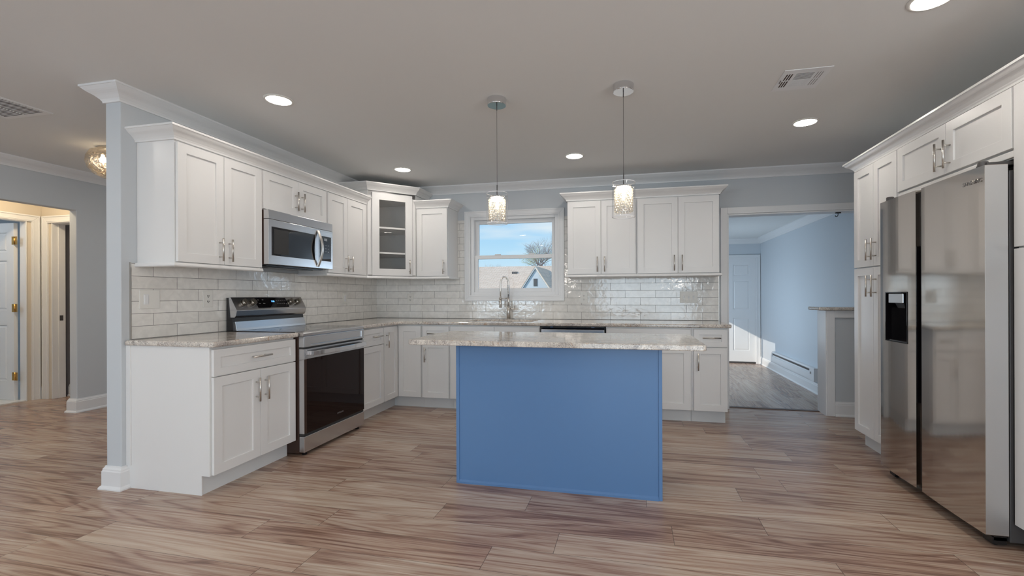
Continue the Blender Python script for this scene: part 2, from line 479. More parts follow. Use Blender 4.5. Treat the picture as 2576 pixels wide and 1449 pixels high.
# ------------------------------------------------------------------ geometry helpers
class MB:
    """collects shapes for ONE mesh object"""
    def __init__(self, T=None):
        self.bm = bmesh.new()
        self.T = T if T is not None else Matrix.Identity(4)
    def _v(self, co, T=None):
        c = Vector(co)
        if T is not None:
            c = T @ c
        return self.bm.verts.new(self.T @ c)
    def hexa(self, p, T=None):
        v = [self._v(c, T) for c in p]
        for f in ((0, 3, 2, 1), (4, 5, 6, 7), (0, 1, 5, 4), (1, 2, 6, 5), (2, 3, 7, 6), (3, 0, 4, 7)):
            self.bm.faces.new([v[i] for i in f])
        return self
    def box(self, x0, x1, y0, y1, z0, z1, T=None):
        return self.hexa([(x0, y0, z0), (x1, y0, z0), (x1, y1, z0), (x0, y1, z0),
                          (x0, y0, z1), (x1, y0, z1), (x1, y1, z1), (x0, y1, z1)], T)
    def loft(self, rings, closed=True, cap=True, smooth=False):
        rv = [[self._v(c) for c in r] for r in rings]
        n = len(rv[0])
        for a, b in zip(rv, rv[1:]):
            for i in range(n if closed else n - 1):
                j = (i + 1) % n
                f = self.bm.faces.new((a[i], a[j], b[j], b[i]))
                f.smooth = smooth
        if cap and closed:
            self.bm.faces.new(rv[0][::-1])
            self.bm.faces.new(rv[-1])
        return self
    def cyl(self, p0, p1, r0, r1=None, seg=16, smooth=True, cap=True):
        r1 = r0 if r1 is None else r1
        p0, p1 = Vector(p0), Vector(p1)
        d = (p1 - p0).normalized()
        a = d.orthogonal().normalized()
        b = d.cross(a)
        ring = lambda p, r: [p + (a * math.cos(t) + b * math.sin(t)) * r for t in [2 * PI * i / seg for i in range(seg)]]
        return self.loft([ring(p0, r0), ring(p1, r1)], smooth=smooth, cap=cap)
    def tube(self, pts, r, seg=10, radii=None):
        pts = [Vector(p) for p in pts]
        rings = []
        prev = None
        for i, p in enumerate(pts):
            d = (pts[min(i + 1, len(pts) - 1)] - pts[max(i - 1, 0)]).normalized()
            a = d.orthogonal().normalized() if prev is None else (prev - d * prev.dot(d)).normalized()
            prev = a
            b = d.cross(a)
            rr = radii[i] if radii else r
            rings.append([p + (a * math.cos(t) + b * math.sin(t)) * rr for t in [2 * PI * k / seg for k in range(seg)]])
        return self.loft(rings, smooth=True)
    def lathe(self, prof, c=(0, 0, 0), seg=32, T=None, cap=False, smooth=True):
        c = Vector(c)
        rings = []
        for r, z in prof:
            ring = [Vector((math.cos(t) * r, math.sin(t) * r, z)) + c for t in [2 * PI * k / seg for k in range(seg)]]
            if T is not None:
                ring = [T @ q for q in ring]
            rings.append(ring)
        return self.loft(rings, cap=cap, smooth=smooth)
    def prism(self, outer, holes=(), h0=0.0, h1=1.0, plane='xy'):
        def mp(a, b, h):
            return {'xy': (a, b, h), 'xz': (a, h, b), 'yz': (h, a, b)}[plane]
        tmp = bmesh.new()
        edges = []
        for loop in [outer] + list(holes):
            vs_ = [tmp.verts.new(mp(a, b, h0)) for a, b in loop]
            for i in range(len(vs_)):
                edges.append(tmp.edges.new((vs_[i], vs_[(i + 1) % len(vs_)])))
        bmesh.ops.triangle_fill(tmp, use_beauty=True, use_dissolve=False, edges=edges)
        faces = list(tmp.faces)
        r = bmesh.ops.extrude_face_region(tmp, geom=faces)
        off = Vector(mp(0, 0, h1 - h0))
        bmesh.ops.translate(tmp, verts=[g for g in r['geom'] if isinstance(g, bmesh.types.BMVert)], vec=off)
        bmesh.ops.recalc_face_normals(tmp, faces=tmp.faces)
        idx = {}
        for v in tmp.verts:
            idx[v] = self._v(v.co)
        for f in tmp.faces:
            self.bm.faces.new([idx[v] for v in f.verts])
        tmp.free()
        return self
    def sweep(self, path, prof, side=1, z=0.0):
        """profile (out, dz) carried along an XY path with mitred corners; side 1 = right of travel"""
        P = [Vector((a, b)) for a, b in path]
        dirs = [(P[i + 1] - P[i]).normalized() for i in range(len(P) - 1)]
        nor = [Vector((d.y, -d.x)) * side for d in dirs]
        rings = []
        for i, p in enumerate(P):
            if i == 0:
                m_ = nor[0]
            elif i == len(P) - 1:
                m_ = nor[-1]
            else:
                n1, n2 = nor[i - 1], nor[i]
                m_ = (n1 + n2) / (1 + n1.dot(n2))
            rings.append([(p.x + m_.x * o, p.y + m_.y * o, z + dz) for o, dz in prof])
        return self.loft(rings)
    def build(self, name, material, parent=None, bevel=0.0, seg=2, recalc=True):
        bm = self.bm
        if recalc:
            bmesh.ops.recalc_face_normals(bm, faces=bm.faces)
        me = bpy.data.meshes.new(name)
        bm.to_mesh(me)
        bm.free()
        me.materials.append(M[material] if isinstance(material, str) else material)
        o = bpy.data.objects.new(name, me)
        COL.objects.link(o)
        if parent is not None:
            o.parent = parent
        if bevel:
            md = o.modifiers.new('bevel', 'BEVEL')
            md.width = bevel
            md.segments = seg
            md.limit_method = 'ANGLE'
            md.angle_limit = math.radians(35)
            md.harden_normals = False
        return o

def tag(o, label, cat, group=None, kind=None):
    if label: o['label'] = label
    if cat: o['category'] = cat
    if group: o['group'] = group
    if kind: o['kind'] = kind
    return o
def thing(name, label, cat, loc=(0, 0, 0), rotz=0.0, group=None):
    o = bpy.data.objects.new(name, None)
    COL.objects.link(o)
    o.location = loc
    o.rotation_euler = (0, 0, rotz)
    o.empty_display_size = 0.1
    return tag(o, label, cat, group)
def struct(o):
    o['kind'] = 'structure'
    return o
def sroot(name, loc=(0, 0, 0)):
    o = bpy.data.objects.new(name, None)
    COL.objects.link(o)
    o.location = loc
    return struct(o)
def copy_tree(o, parent=None):
    c = o.copy()
    COL.objects.link(c)
    c.parent = parent
    for ch in list(o.children):
        copy_tree(ch, c)
    return c
def rect(a0, a1, b0, b1):
    return [(a0, b0), (a1, b0), (a1, b1), (a0, b1)]

def cyma(h, out, n=8, lip=0.012):
    """crown profile rising from (0,0) to (out,h)"""
    pts = [(0.0, 0.0), (0.010, 0.0), (0.012, 0.010), (0.016, 0.016)]
    for i in range(n + 1):
        t = i / n
        x = 0.018 + (out - 0.018 - 0.004) * t
        s = t - math.sin(2 * PI * t) / (2 * PI) * 0.85
        zz = 0.020 + (h - 0.020 - lip) * (0.5 * t + 0.5 * (1 - math.cos(PI * t)) / 2 + 0.18 * math.sin(2 * PI * t) * 0.5)
        pts.append((x, zz))
    pts += [(out, h - lip), (out, h), (0.0, h)]
    return pts

# ------------------------------------------------------------------ the room
CZ = 2.451
X_R, X_W = 5.36, -2.467
struct(MB().box(-5.4, 5.48, -8.12, 0.10, -0.20, 0.0).build('floor', 'floor'))
struct(MB().box(-5.4, 5.48, -8.12, 0.12, CZ, CZ + 0.1).build('ceiling', 'ceiling'))
# kitchen back wall with the window hole and the wide opening
w = MB().prism([(X_W, 0), (4.003, 0), (4.003, 2.004), (X_R, 2.004), (X_R, CZ), (X_W, CZ)],
               [rect(1.212, 2.247, 1.175, 2.09)], 0.0, 0.12, 'xz')
struct(w.build('wall_back', 'wall'))
struct(MB().box(-0.115, 0, -2.835, 0, 0, CZ).build('wall_left', 'wall', bevel=0.004))
w = MB().prism([(-8.0, 0), (-2.75, 0), (-2.75, 2.055), (-1.49, 2.055), (-1.49, 0), (0, 0), (0, CZ), (-8.0, CZ)], [], -2.563, X_W, 'yz')
struct(w.build('wall_hall', 'wall', bevel=0.006))
struct(MB().prism(rect(-8.0, 0, 0, CZ), [rect(-6.5, -4.3, 0.8, 2.1)], X_R, X_R + 0.12, 'yz').build('wall_right', 'wall'))
w = MB().prism(rect(X_W - 0.1, X_R + 0.12, 0, CZ), [rect(2.1, 4.7, 0.1, 2.1), rect(-1.5, 0.4, 0.75, 2.1)], -8.12, -8.0, 'xz')
struct(w.build('wall_front', 'wall'))
# little hall behind the opening
w = MB().prism([(-2.75, 0), (-2.0, 0), (-2.0, 2.04), (-1.217, 2.04), (-1.217, 0), (-0.96, 0), (-0.96, CZ), (-2.75, CZ)], [], -3.72, -3.64, 'yz')
struct(w.build('wall_niche_left', 'cream'))
w = MB().prism([(-3.64, 0), (-3.485, 0), (-3.485, 2.035), (-2.75, 2.035), (-2.75, 0), (-2.563, 0), (-2.563, CZ), (-3.64, CZ)], [], -1.08, -0.965, 'xz')
struct(w.build('wall_niche_back', 'cream'))
struct(MB().box(-3.7, -2.563, -2.85, -2.75, 0, CZ).build('wall_niche_front', 'cream'))
struct(MB().box(-3.6, -2.57, -0.90, -0.80, 0, CZ).build('wall_closet', 'taupe'))
struct(MB().box(-5.4, -5.3, -2.85, -0.2, 0, CZ).build('wall_bath_left', 'bath'))
struct(MB().box(-5.3, -3.76, -0.3, -0.2, 0, CZ).build('wall_bath_back', 'bath'))
struct(MB().box(-5.3, -3.70, -2.95, -2.85, 0, CZ).build('wall_bath_front', 'bath'))
struct(MB().box(-3.765, -3.635, -2.0, -1.217, 0.0, 0.012).build('trim_7', 'marble'))
struct(MB().box(-5.3, -3.765, -2.85, -0.3, 0.0, 0.010).build('floor_bath', 'marble'))
# sunroom one step down
SZ, SX, SY, SC = -0.16, 5.473, 4.512, 2.262
struct(MB().box(3.5, SX + 0.1, 0.10, SY + 0.1, SZ - 0.1, SZ).build('floor_sunroom', 'sunfloor'))
struct(MB().box(3.5, SX + 0.1, 0.12, SY + 0.1, SC, SC + 0.1).build('ceiling_sunroom', 'ceiling'))
w = MB().prism([(3.5, SZ), (4.46, SZ), (4.46, 1.887), (5.39, 1.887), (5.39, SZ), (SX, SZ), (SX, SC), (3.5, SC)], [], SY, SY + 0.12, 'xz')
struct(w.build('wall_sunroom_back', 'sunwall'))
struct(MB().box(SX, SX + 0.1, 0.0, SY + 0.12, SZ, SC).build('wall_sunroom_right', 'sunwall'))
w = MB().prism(rect(0.12, SY, SZ, SC), [rect(2.0, 3.75, 0.35, 1.45)], 3.5, 3.6, 'yz')
struct(w.build('wall_sunroom_left', 'sunwall'))

# ceiling crown of kitchen, hall and sunroom
prof = cyma(0.088, 0.088)
tr = MB().sweep([(-0.115, 0), (-0.115, -2.835), (0, -2.835), (0, 0), (X_R, 0), (X_R, -8.0)], prof, 1, CZ - 0.088)
struct(tr.build('trim_1', 'trim'))
struct(MB().sweep([(X_W, -8.0), (X_W, 0), (-0.115, 0)], prof, 1, CZ - 0.088).build('trim_2', 'trim'))
struct(MB().sweep([(3.6, 0.12), (3.6, SY), (SX, SY), (SX, 0.0)], cyma(0.10, 0.09), 1, SC - 0.10).build('trim_3', 'trim'))
# baseboards with shoe moulding
base = [(0.0, 0.0), (0.030, 0.0), (0.030, 0.008), (0.024, 0.018), (0.018, 0.022), (0.018, 0.108), (0.014, 0.114),
        (0.014, 0.122), (0.007, 0.132), (0.005, 0.140), (0.0, 0.140)]
struct(MB().sweep([(-0.115, 0), (-0.115, -2.835), (0.0, -2.835), (0.0, -2.802)], base, 1).build('baseboard_left', 'trim'))
struct(MB().sweep([(-2.563, -1.08), (-2.563, -1.49), (X_W, -1.49), (X_W, 0), (-0.115, 0)], base, 1).build('baseboard_hall', 'trim'))
struct(MB().sweep([(X_W, -8.0), (X_W, -2.75), (-2.563, -2.75)], base, 1).build('baseboard_hall_front', 'trim'))
struct(MB().sweep([(-3.64, -1.105), (-3.64, -1.08), (-3.62, -1.08)], base, 1).build('baseboard_niche', 'trim'))
struct(MB().sweep([(-3.5, -0.90), (-2.6, -0.90)], base, 1).build('baseboard_closet', 'trim'))
struct(MB().sweep([(X_R, -3.12), (X_R, -8.0)], base, 1).build('baseboard_right', 'trim'))
struct(MB().sweep([(3.6, 0.12), (3.6, SY), (4.38, SY)], base, 1, SZ).build('baseboard_sunroom_left', 'trim'))
struct(MB().sweep([(SX, SY), (SX, 0.11)], base, 1, SZ).build('baseboard_sunroom_right', 'trim'))

# cased head and jamb of the wide opening
t = sroot('trim_4')
MB().box(3.937, 4.003, -0.018, 0.0, 0.0, 2.07).build('jamb_casing', 'trim', t, 0.003)
MB().box(4.003, X_R, -0.018, 0.0, 2.004, 2.07).box(3.937, 4.003, -0.0185, 0.0, 2.004, 2.07).build('head_casing', 'trim', t, 0.003)
MB().box(4.003, 4.018, -0.005, 0.13, -0.16, 2.004).box(4.018, X_R, -0.005, 0.13, 1.989, 2.004).build('jamb_lining', 'trim', t, 0.002)
# thin tile edge strip by the jamb
struct(MB().box(4.003, 4.90, 0.060, 0.112, -0.02, 0.006).build('trim_5', 'threshold', bevel=0.002))

# half wall with granite cap
t = sroot('wall_half')
MB().box(4.885, SX, -0.085, 0.105, -0.16, 1.02).build('painted_panel', 'wall', t)
MB().box(4.875, 4.887, -0.092, 0.112, -0.16, 1.02).box(4.882, 4.952, -0.103, -0.083, 0.0, 1.02) \
    .box(4.952, X_R, -0.103, -0.083, 0.95, 1.02).build('casing', 'trim', t, 0.003)
MB().sweep([(4.952, -0.085), (X_R, -0.085)], base, 1).build('baseboard', 'trim', t)
tag(MB().box(4.80, SX, -0.135, 0.150, 1.021, 1.053).build('half_wall_countertop', 'granite', None, 0.011, 3),
    'speckled granite cap on top of the white half wall beside the opening', 'countertop')

# ------------------------------------------------------------------ kitchen window
t = sroot('window_1')
def frame_box(mb, x0, x1, z0, z1, wdt, y0, y1):
    mb.box(x0, x0 + wdt, y0, y1, z0, z1).box(x1 - wdt, x1, y0, y1, z0, z1)
    mb.box(x0 + wdt, x1 - wdt, y0, y1, z0, z0 + wdt).box(x0 + wdt, x1 - wdt, y0, y1, z1 - wdt, z1)
    return mb
def mitred_casing(mb, x0, x1, z0, z1, wdt, y, depth, bottom=True, T=None):
    """picture-frame casing with a stepped outer bead"""
    for (a, b, dep) in ((0, wdt, depth), (0, 0.016, depth + 0.006), (wdt - 0.02, wdt - 0.012, depth + 0.003)):
        o = [(x0 + a, z0 + a), (x1 - a, z0 + a), (x1 - a, z1 - a), (x0 + a, z1 - a)]
        i = [(x0 + b, z0 + b), (x1 - b, z0 + b), (x1 - b, z1 - b), (x0 + b, z1 - b)]
        for k in range(4):
            if k == 0 and not bottom:
                continue
            j = (k + 1) % 4
            q = [o[k], o[j], i[j], i[k]]
            mb.hexa([(*[q[n][0]], y - dep, q[n][1]) for n in range(4)] + [(q[n][0], y, q[n][1]) for n in range(4)], T)
    return mb
mitred_casing(MB(), 1.146, 2.313, 1.113, 2.148, 0.068, 0.0, 0.016).build('casing', 'trim', t, 0.002)
frame_box(MB(), 1.212, 2.247, 1.175, 2.09, 0.042, 0.004, 0.115).build('window_frame', 'trim', t, 0.002)
ls = frame_box(MB(), 1.254, 2.205, 1.217, 1.64, 0.042, 0.028, 0.055)
ls.box(1.50, 1.57, 0.022, 0.045, 1.64, 1.652).box(1.90, 1.97, 0.022, 0.045, 1.64, 1.652)
ls = ls.build('lower_sash', 'trim', t, 0.002)
us = frame_box(MB(), 1.254, 2.205, 1.60, 2.048, 0.042, 0.060, 0.090).build('upper_sash', 'trim', t, 0.002)
MB().box(1.296, 2.163, 0.040, 0.043, 1.259, 1.598).build('pane', 'pane', ls)
MB().box(1.296, 2.163, 0.074, 0.077, 1.642, 2.006).build('pane', 'pane', us)

# living-room windows behind the camera, an added one at right, and sunroom window (daylight comes through them)
def plain_window(name, plane, a0, a1, b0, b1, h0, h1, mullions):
    r = sroot(name)
    holes = []
    n = mullions + 1
    wv = (a1 - a0 - 0.05 * (n + 1)) / n
    for k in range(n):
        s = a0 + 0.05 + k * (wv + 0.05)
        holes.append(rect(s, s + wv, b0 + 0.05, b1 - 0.05))
    MB().prism(rect(a0, a1, b0, b1), holes, h0, h1, plane).build('window_frame', 'trim', r)
    return r
plain_window('window_2', 'xz', 2.1, 4.7, 0.1, 2.1, -8.10, -8.03, 1)
plain_window('window_3', 'xz', -1.5, 0.4, 0.75, 2.1, -8.10, -8.03, 1)
plain_window('added_window_5', 'yz', -6.5, -4.3, 0.8, 2.1, X_R + 0.03, X_R + 0.09, 1)  # unseen right-wall window, added to let fill light reach the left fronts
plain_window('window_4', 'yz', 2.0, 3.75, 0.35, 1.45, 3.52, 3.58, 1)

# ------------------------------------------------------------------ doors and casings
def six_panel(root, mb_T, w_, h_, matn):
    """door slab in local x (width), z (height), thickness 0..0.035 in +y, panels on the -y face"""
    mb = MB(mb_T)
    st, mid = 0.11, 0.10
    rows = [(0.22, 0.86), (1.03, 1.60), (1.70, 1.92)]
    sc = h_ / 2.03
    pw = (w_ - 2 * st - mid) / 2
    holes = []
    for a, b in rows:
        for k in range(2):
            x0 = st + k * (pw + mid)
            holes.append(rect(x0, x0 + pw, a * sc, b * sc))
    mb.prism(rect(0, w_, 0, h_), holes, 0.0, 0.035, 'xz')
    for hq in holes:
        x0, z0 = hq[0]; x1, z1 = hq[2]
        mb.box(x0 - 0.001, x1 + 0.001, 0.010, 0.030, z0 - 0.001, z1 + 0.001)
        mb.hexa([(x0 + .012, .011, z0 + .012), (x1 - .012, .011, z0 + .012), (x1 - .012, .011, z1 - .012), (x0 + .012, .011, z1 - .012),
                 (x0 + .030, .003, z0 + .030), (x1 - .030, .003, z0 + .030), (x1 - .030, .003, z1 - .030), (x0 + .030, .003, z1 - .030)])
    return mb.build('door_slab', matn, root, 0.0015)
# sunroom door
t = sroot('door_1', (4.48, SY, SZ))
six_panel(t, Matrix.Translation((0.0, 0.02, 0.03)), 0.905, 2.005, 'trim')
mitred_casing(MB(), -0.09, 0.985, -0.3, 2.108, 0.075, 0.0, 0.016, bottom=False).box(-0.015, 0.0, 0.0, 0.1, 0, 2.04).box(0.905, 0.918, 0.0, 0.1, 0, 2.04) \
    .box(-0.015, 0.918, 0.0, 0.1, 2.035, 2.047).build('casing', 'trim', t, 0.002)
MB().box(0.0, 0.905, 0.0, 0.09, 0.0, 0.028).build('threshold', 'darkgrey', t)
# open bathroom door, seen face on, with brass hinges
t = sroot('door_2', (-3.755, -1.262, 0.012))
six_panel(t, Matrix.Translation((-0.76, 0, 0)), 0.76, 2.0, 'trim')
for zz in (0.27, 1.04, 1.80):
    MB().cyl((0.012, 0.0, zz - 0.045), (0.012, 0.0, zz + 0.045), 0.007).box(-0.03, 0.012, -0.0015, 0.0, zz - 0.045, zz + 0.045) \
        .box(0.012, 0.05, 0.0, 0.0015, zz - 0.045, zz + 0.045).build('hinge', 'brass', t)
# door casings in the little hall (profile steps)
RZ = Matrix.Rotation(PI / 2, 4, 'Z')
t = sroot('trim_8')
T = Matrix.Translation((-3.64, 0, 0)) @ RZ          # local x -> +y, local -y -> +x
mitred_casing(MB(T), -2.115, -1.105, -0.2, 2.108, 0.075, 0.0, 0.018, bottom=False).build('casing', 'trim', t, 0.003)
MB().box(-3.725, -3.63, -1.227, -1.2172, 0.0, 2.04).box(-3.725, -3.63, -2.01, -1.995, 0.0, 2.04).box(-3.725, -3.63, -1.995, -1.227, 2.025, 2.0398).build('jamb', 'trim', t, 0.002)
t = sroot('trim_9')
mitred_casing(MB(Matrix.Translation((0, -1.08, 0))), -3.610, -2.62, -0.2, 2.108, 0.08, 0.0, 0.018, bottom=False).build('casing', 'trim', t, 0.003)
MB().box(-3.4848, -3.474, -1.085, -0.96, 0, 2.0348).box(-3.474, -2.75, -1.085, -0.96, 2.02, 2.0348).box(-3.474, -3.462, -1.03, -0.965, 0, 2.02).build('jamb', 'trim', t, 0.002)
MB().box(-3.462, -3.459, -1.022, -0.990, 0.90, 0.96).build('strike_plate', 'darkgrey', t)

# ------------------------------------------------------------------ cabinet builders
def handle_mesh(mb, c, vertical=True, length=0.155, post=0.096, T=None):
    """bar pull; c = (x, z) on the front plane y=0, bar stands off toward -y"""
    x, z = c
    q = (lambda p: p) if T is None else (lambda p: T @ Vector(p))
    so = 0.033
    if vertical:
        mb.cyl(q((x, -so, z - length / 2)), q((x, -so, z + length / 2)), 0.006, seg=12)
        for s in (-1, 1):
            mb.cyl(q((x, 0.001, z + s * post / 2)), q((x, -so, z + s * post / 2)), 0.0045, seg=10)
    else:
        mb.cyl(q((x - length / 2, -so, z)), q((x + length / 2, -so, z)), 0.006, seg=12)
        for s in (-1, 1):
            mb.cyl(q((x + s * post / 2, 0.001, z)), q((x + s * post / 2, -so, z)), 0.0045, seg=10)
    return mb
def shaker(root, y, x0, x1, z0, z1, name='door', handle=None, stile=0.058, T=None, matn='cab', glass=False, hlabel=None):
    """shaker front; y is the plane of the carcass face, front sticks out to y-0.02"""
    T = T or Matrix.Identity(4)
    g = 0.0015
    x0 += g; x1 -= g; z0 += g; z1 -= g
    st = min(stile, (x1 - x0) * 0.30, (z1 - z0) * 0.30)
    mb = MB(T)
    mb.prism(rect(x0, x1, z0, z1), [rect(x0 + st, x1 - st, z0 + st, z1 - st)], y - 0.020, y - 0.001, 'xz')
    if not glass:
        mb.box(x0 + st - 0.002, x1 - st + 0.002, y - 0.010, y - 0.003, z0 + st - 0.002, z1 - st + 0.002)
    d = mb.build(name, matn, root, 0.0012, 2)
    if glass:
        MB(T).box(x0 + st - 0.004, x1 - st + 0.004, y - 0.010, y - 0.007, z0 + st - 0.004, z1 - st + 0.004).build('glass_pane', 'pane', d)
    if handle:
        hx, hz, vert = handle
        hb = MB(T @ Matrix.Translation((0, y - 0.020, 0)))
        handle_mesh(hb, (hx, hz), vert)
        hb.build('handle', 'nickel', d)
    return d
HI = 0.037     # handle inset from the door edge

def wall_cab(label, loc, rotz, w_, z0, z1, d, doors, group=None, name='wall_cabinet'):
    """doors: list of (x0, x1, side of handle or None)"""
    r = thing(name, label, 'cabinet', (loc[0], loc[1], z0), rotz, group)
    h = z1 - z0
    MB().box(0.0005, w_ - 0.0005, -d + 0.001, -0.001, 0.0, h).build('carcass', 'cab', r, 0.001)
    for x0, x1, s in doors:
        hd = None
        if s:
            hx = x1 - HI if s == 'r' else x0 + HI
            hz = min(0.10, h * 0.42)
            hd = (hx, 0.027 + 0.155 / 2 if h > 0.5 else h * 0.40, True)
        shaker(r, -d, x0, x1, 0.004, h - 0.012, handle=hd)
    return r
def base_cab(label, loc, rotz, w_, fronts, d=0.617, toe=0.555, top=0.876, side_l=False, side_r=False, name='base_cabinet', matc='cab', toe_l=0, toe_r=0):
    """fronts: ('door'|'drawer'|'false', x0, x1, z0, z1, handle)"""
    r = thing(name, label, 'cabinet', (loc[0], loc[1], 0), rotz)
    mb = MB()
    prof_ = [(-d + 0.001, 0.115), (-0.001, 0.115), (-0.001, top), (-d + 0.001, top)]
    mb.prism(prof_, [], 0.0005, w_ - 0.0005, 'yz')
    mb.build('carcass', matc, r, 0.001)
    MB().box(toe_l, w_ - toe_r + 0.003, -toe, -0.02, 0.0, 0.1148).build('toe_kick', 'toe', r)
    for kind, x0, x1, z0, z1, hd in fronts:
        nm = {'door': 'door', 'drawer': 'drawer', 'false': 'false_drawer_front'}[kind]
        shaker(r, -d, x0, x1, z0, z1, name=nm, handle=hd, matn=matc)
    return r
LR, RR = PI / 2, -PI / 2        # rotation of the left run and of the right run
ZS, ZD, ZB, ZT = 0.697, 0.700, 0.118, 0.862   # split, drawer bottom, door bottom, drawer top

# ---- left run, near to far (world x0 = wall, local x = +y)
r = base_cab('white base cabinet with a wide drawer over two doors, left of the range',
             (0, -2.797, 0), LR, 0.675,
             [('drawer', 0.004, 0.672, ZD, ZT, (0.338, 0.785, False)),
              ('door', 0.004, 0.350, ZB, ZS, (0.350 - HI, ZS - 0.13, True)),
              ('door', 0.350, 0.672, ZB, ZS, (0.350 + HI, ZS - 0.13, True))])
MB().prism([(-0.617, 0.115), (-0.560, 0.115), (-0.560, 0.0), (0.0, 0.0), (0.0, 0.876), (-0.617, 0.876)], [], -0.006, 0.0, 'yz').box(-0.012, -0.006, -0.035, 0.0, 0.14, 0.876) \
    .build('end_panel', 'cab', r, 0.001)
base_cab('narrow white base cabinet with a small drawer over one door, right of the range', (0, -1.350, 0), LR, 0.436,
         [('drawer', 0.010, 0.434, ZD, ZT, (0.29, 0.785, False)), ('door', 0.010, 0.434, ZB, ZS, None)])
# corner cabinet: L-shaped, two folding fronts
r = thing('corner_base_cabinet', 'white corner base cabinet whose two narrow doors meet in the inside corner', 'cabinet', (0, 0, 0))
MB().prism([(0.001, -0.001), (0.001, -0.911), (0.617, -0.911), (0.617, -0.617), (0.9, -0.617), (0.9, -0.001)], [], 0.115, 0.876, 'xy').build('carcass', 'cab', r, 0.001)
MB().prism([(0.02, -0.02), (0.02, -0.911), (0.555, -0.911), (0.555, -0.555), (0.9, -0.555), (0.9, -0.02)], [], 0.0, 0.1148, 'xy').build('toe_kick', 'toe', r)
TL = Matrix.Translation((0, -0.911, 0)) @ RZ
shaker(r, -0.617, 0.004, 0.272, ZB, ZT, T=TL, handle=(0.004 + HI, ZT - 0.13, True))
shaker(r, -0.617, 0.640, 0.897, ZB, ZT)
# ---- back run, left to right
base_cab('slim white base cabinet with drawer and door between corner and sink base', (0.901, 0, 0), 0, 0.318,
         [('drawer', 0.012, 0.306, ZD, ZT, (0.16, 0.785, False)), ('door', 0.012, 0.306, ZB, ZS, (0.012 + HI, ZS - 0.13, True))])
base_cab('white sink base cabinet under the window with two false drawer fronts', (1.220, 0, 0), 0, 0.938,
         [('false', 0.006, 0.472, ZD, ZT, None), ('false', 0.472, 0.932, ZD, ZT, None),
          ('door', 0.006, 0.472, ZB, ZS, (0.472 - HI, ZS - 0.13, True)), ('door', 0.472, 0.932, ZB, ZS, (0.472 + HI, ZS - 0.13, True))])
base_cab('wide white base cabinet between dishwasher and the slim end cabinet, half behind the island', (2.800, 0, 0), 0, 0.777,
         [('drawer', 0.006, 0.764, ZD, ZT, (0.385, 0.785, False)),
          ('door', 0.006, 0.385, ZB, ZS, (0.385 - HI, ZS - 0.13, True)), ('door', 0.385, 0.764, ZB, ZS, (0.385 + HI, ZS - 0.13, True))])
base_cab('white end base cabinet with drawer and door next to the opening to the sunroom', (3.578, 0, 0), 0, 0.306,
         [('drawer', 0.014, 0.304, ZD, ZT, (0.165, 0.785, False)), ('door', 0.014, 0.304, ZB, ZS, (0.014 + HI, ZS - 0.13, True))], toe_r=0.012)

# dishwasher
r = thing('dishwasher', 'dark-topped stainless dishwasher under the back counter right of the sink', 'dishwasher', (2.162, 0, 0))
MB().box(0.004, 0.630, -0.60, -0.03, 0.10, 0.870).build('body', 'black', r)
MB().box(0.010, 0.624, -0.640, -0.602, 0.125, 0.845).build('door', 'steel', r, 0.004)
MB().box(0.012, 0.622, -0.625, -0.602, 0.846, 0.862).build('control_strip', 'blackglass', r)
for xx in (0.10, 0.50):
    MB().box(xx, xx + 0.03, -0.632, -0.600, 0.862, 0.872).build('mounting_bracket', 'chrome', r)
MB().box(0.02, 0.614, -0.58, -0.10, 0.0, 0.10).build('toe_panel', 'black', r)

# ---- worktops
def worktop(name, label, outer, holes, z0=0.8765, z1=0.908):
    o = MB().prism(outer, holes, z0, z1, 'xy').build(name, 'granite', None, 0.010, 3)
    return tag(o, label, 'countertop')
worktop('granite_countertop', 'short speckled granite countertop left of the range, ending at the grey wall end',
        rect(0.0005, 0.662, -2.820, -2.120), [])
worktop('granite_countertop', 'long L-shaped granite countertop around the corner and under the window with the sink',
        [(0.0005, -0.0005), (0.0005, -1.350), (0.662, -1.350), (0.662, -0.760), (0.672, -0.705), (0.705, -0.672), (0.76, -0.662), (3.912, -0.662), (3.912, -0.0005)],
        [rect(1.33, 2.05, -0.55, -0.13)])
# undermount sink
r = thing('kitchen_sink', 'undermount stainless sink set in the granite below the window', 'sink', (1.69, -0.34, 0.69))
sk = MB()
for (a, b) in (((-0.365, 0.365, -0.215, 0.215), (-0.345, 0.345, -0.195, 0.195)),):
    pass
o4 = lambda a, b, z: [(-a, -b, z), (a, -b, z), (a, b, z), (-a, b, z)]
sk.loft([o4(0.375, 0.225, 0.184), o4(0.358, 0.208, 0.184), o4(0.350, 0.20, 0.03), o4(0.32, 0.17, 0.01), o4(0.05, 0.05, 0.004)], cap=False)
sk.build('basin', 'steel', r)
MB().lathe([(0.0, 0.006), (0.045, 0.006), (0.045, 0.012), (0.05, 0.012)], seg=20).build('drain', 'chrome', r)
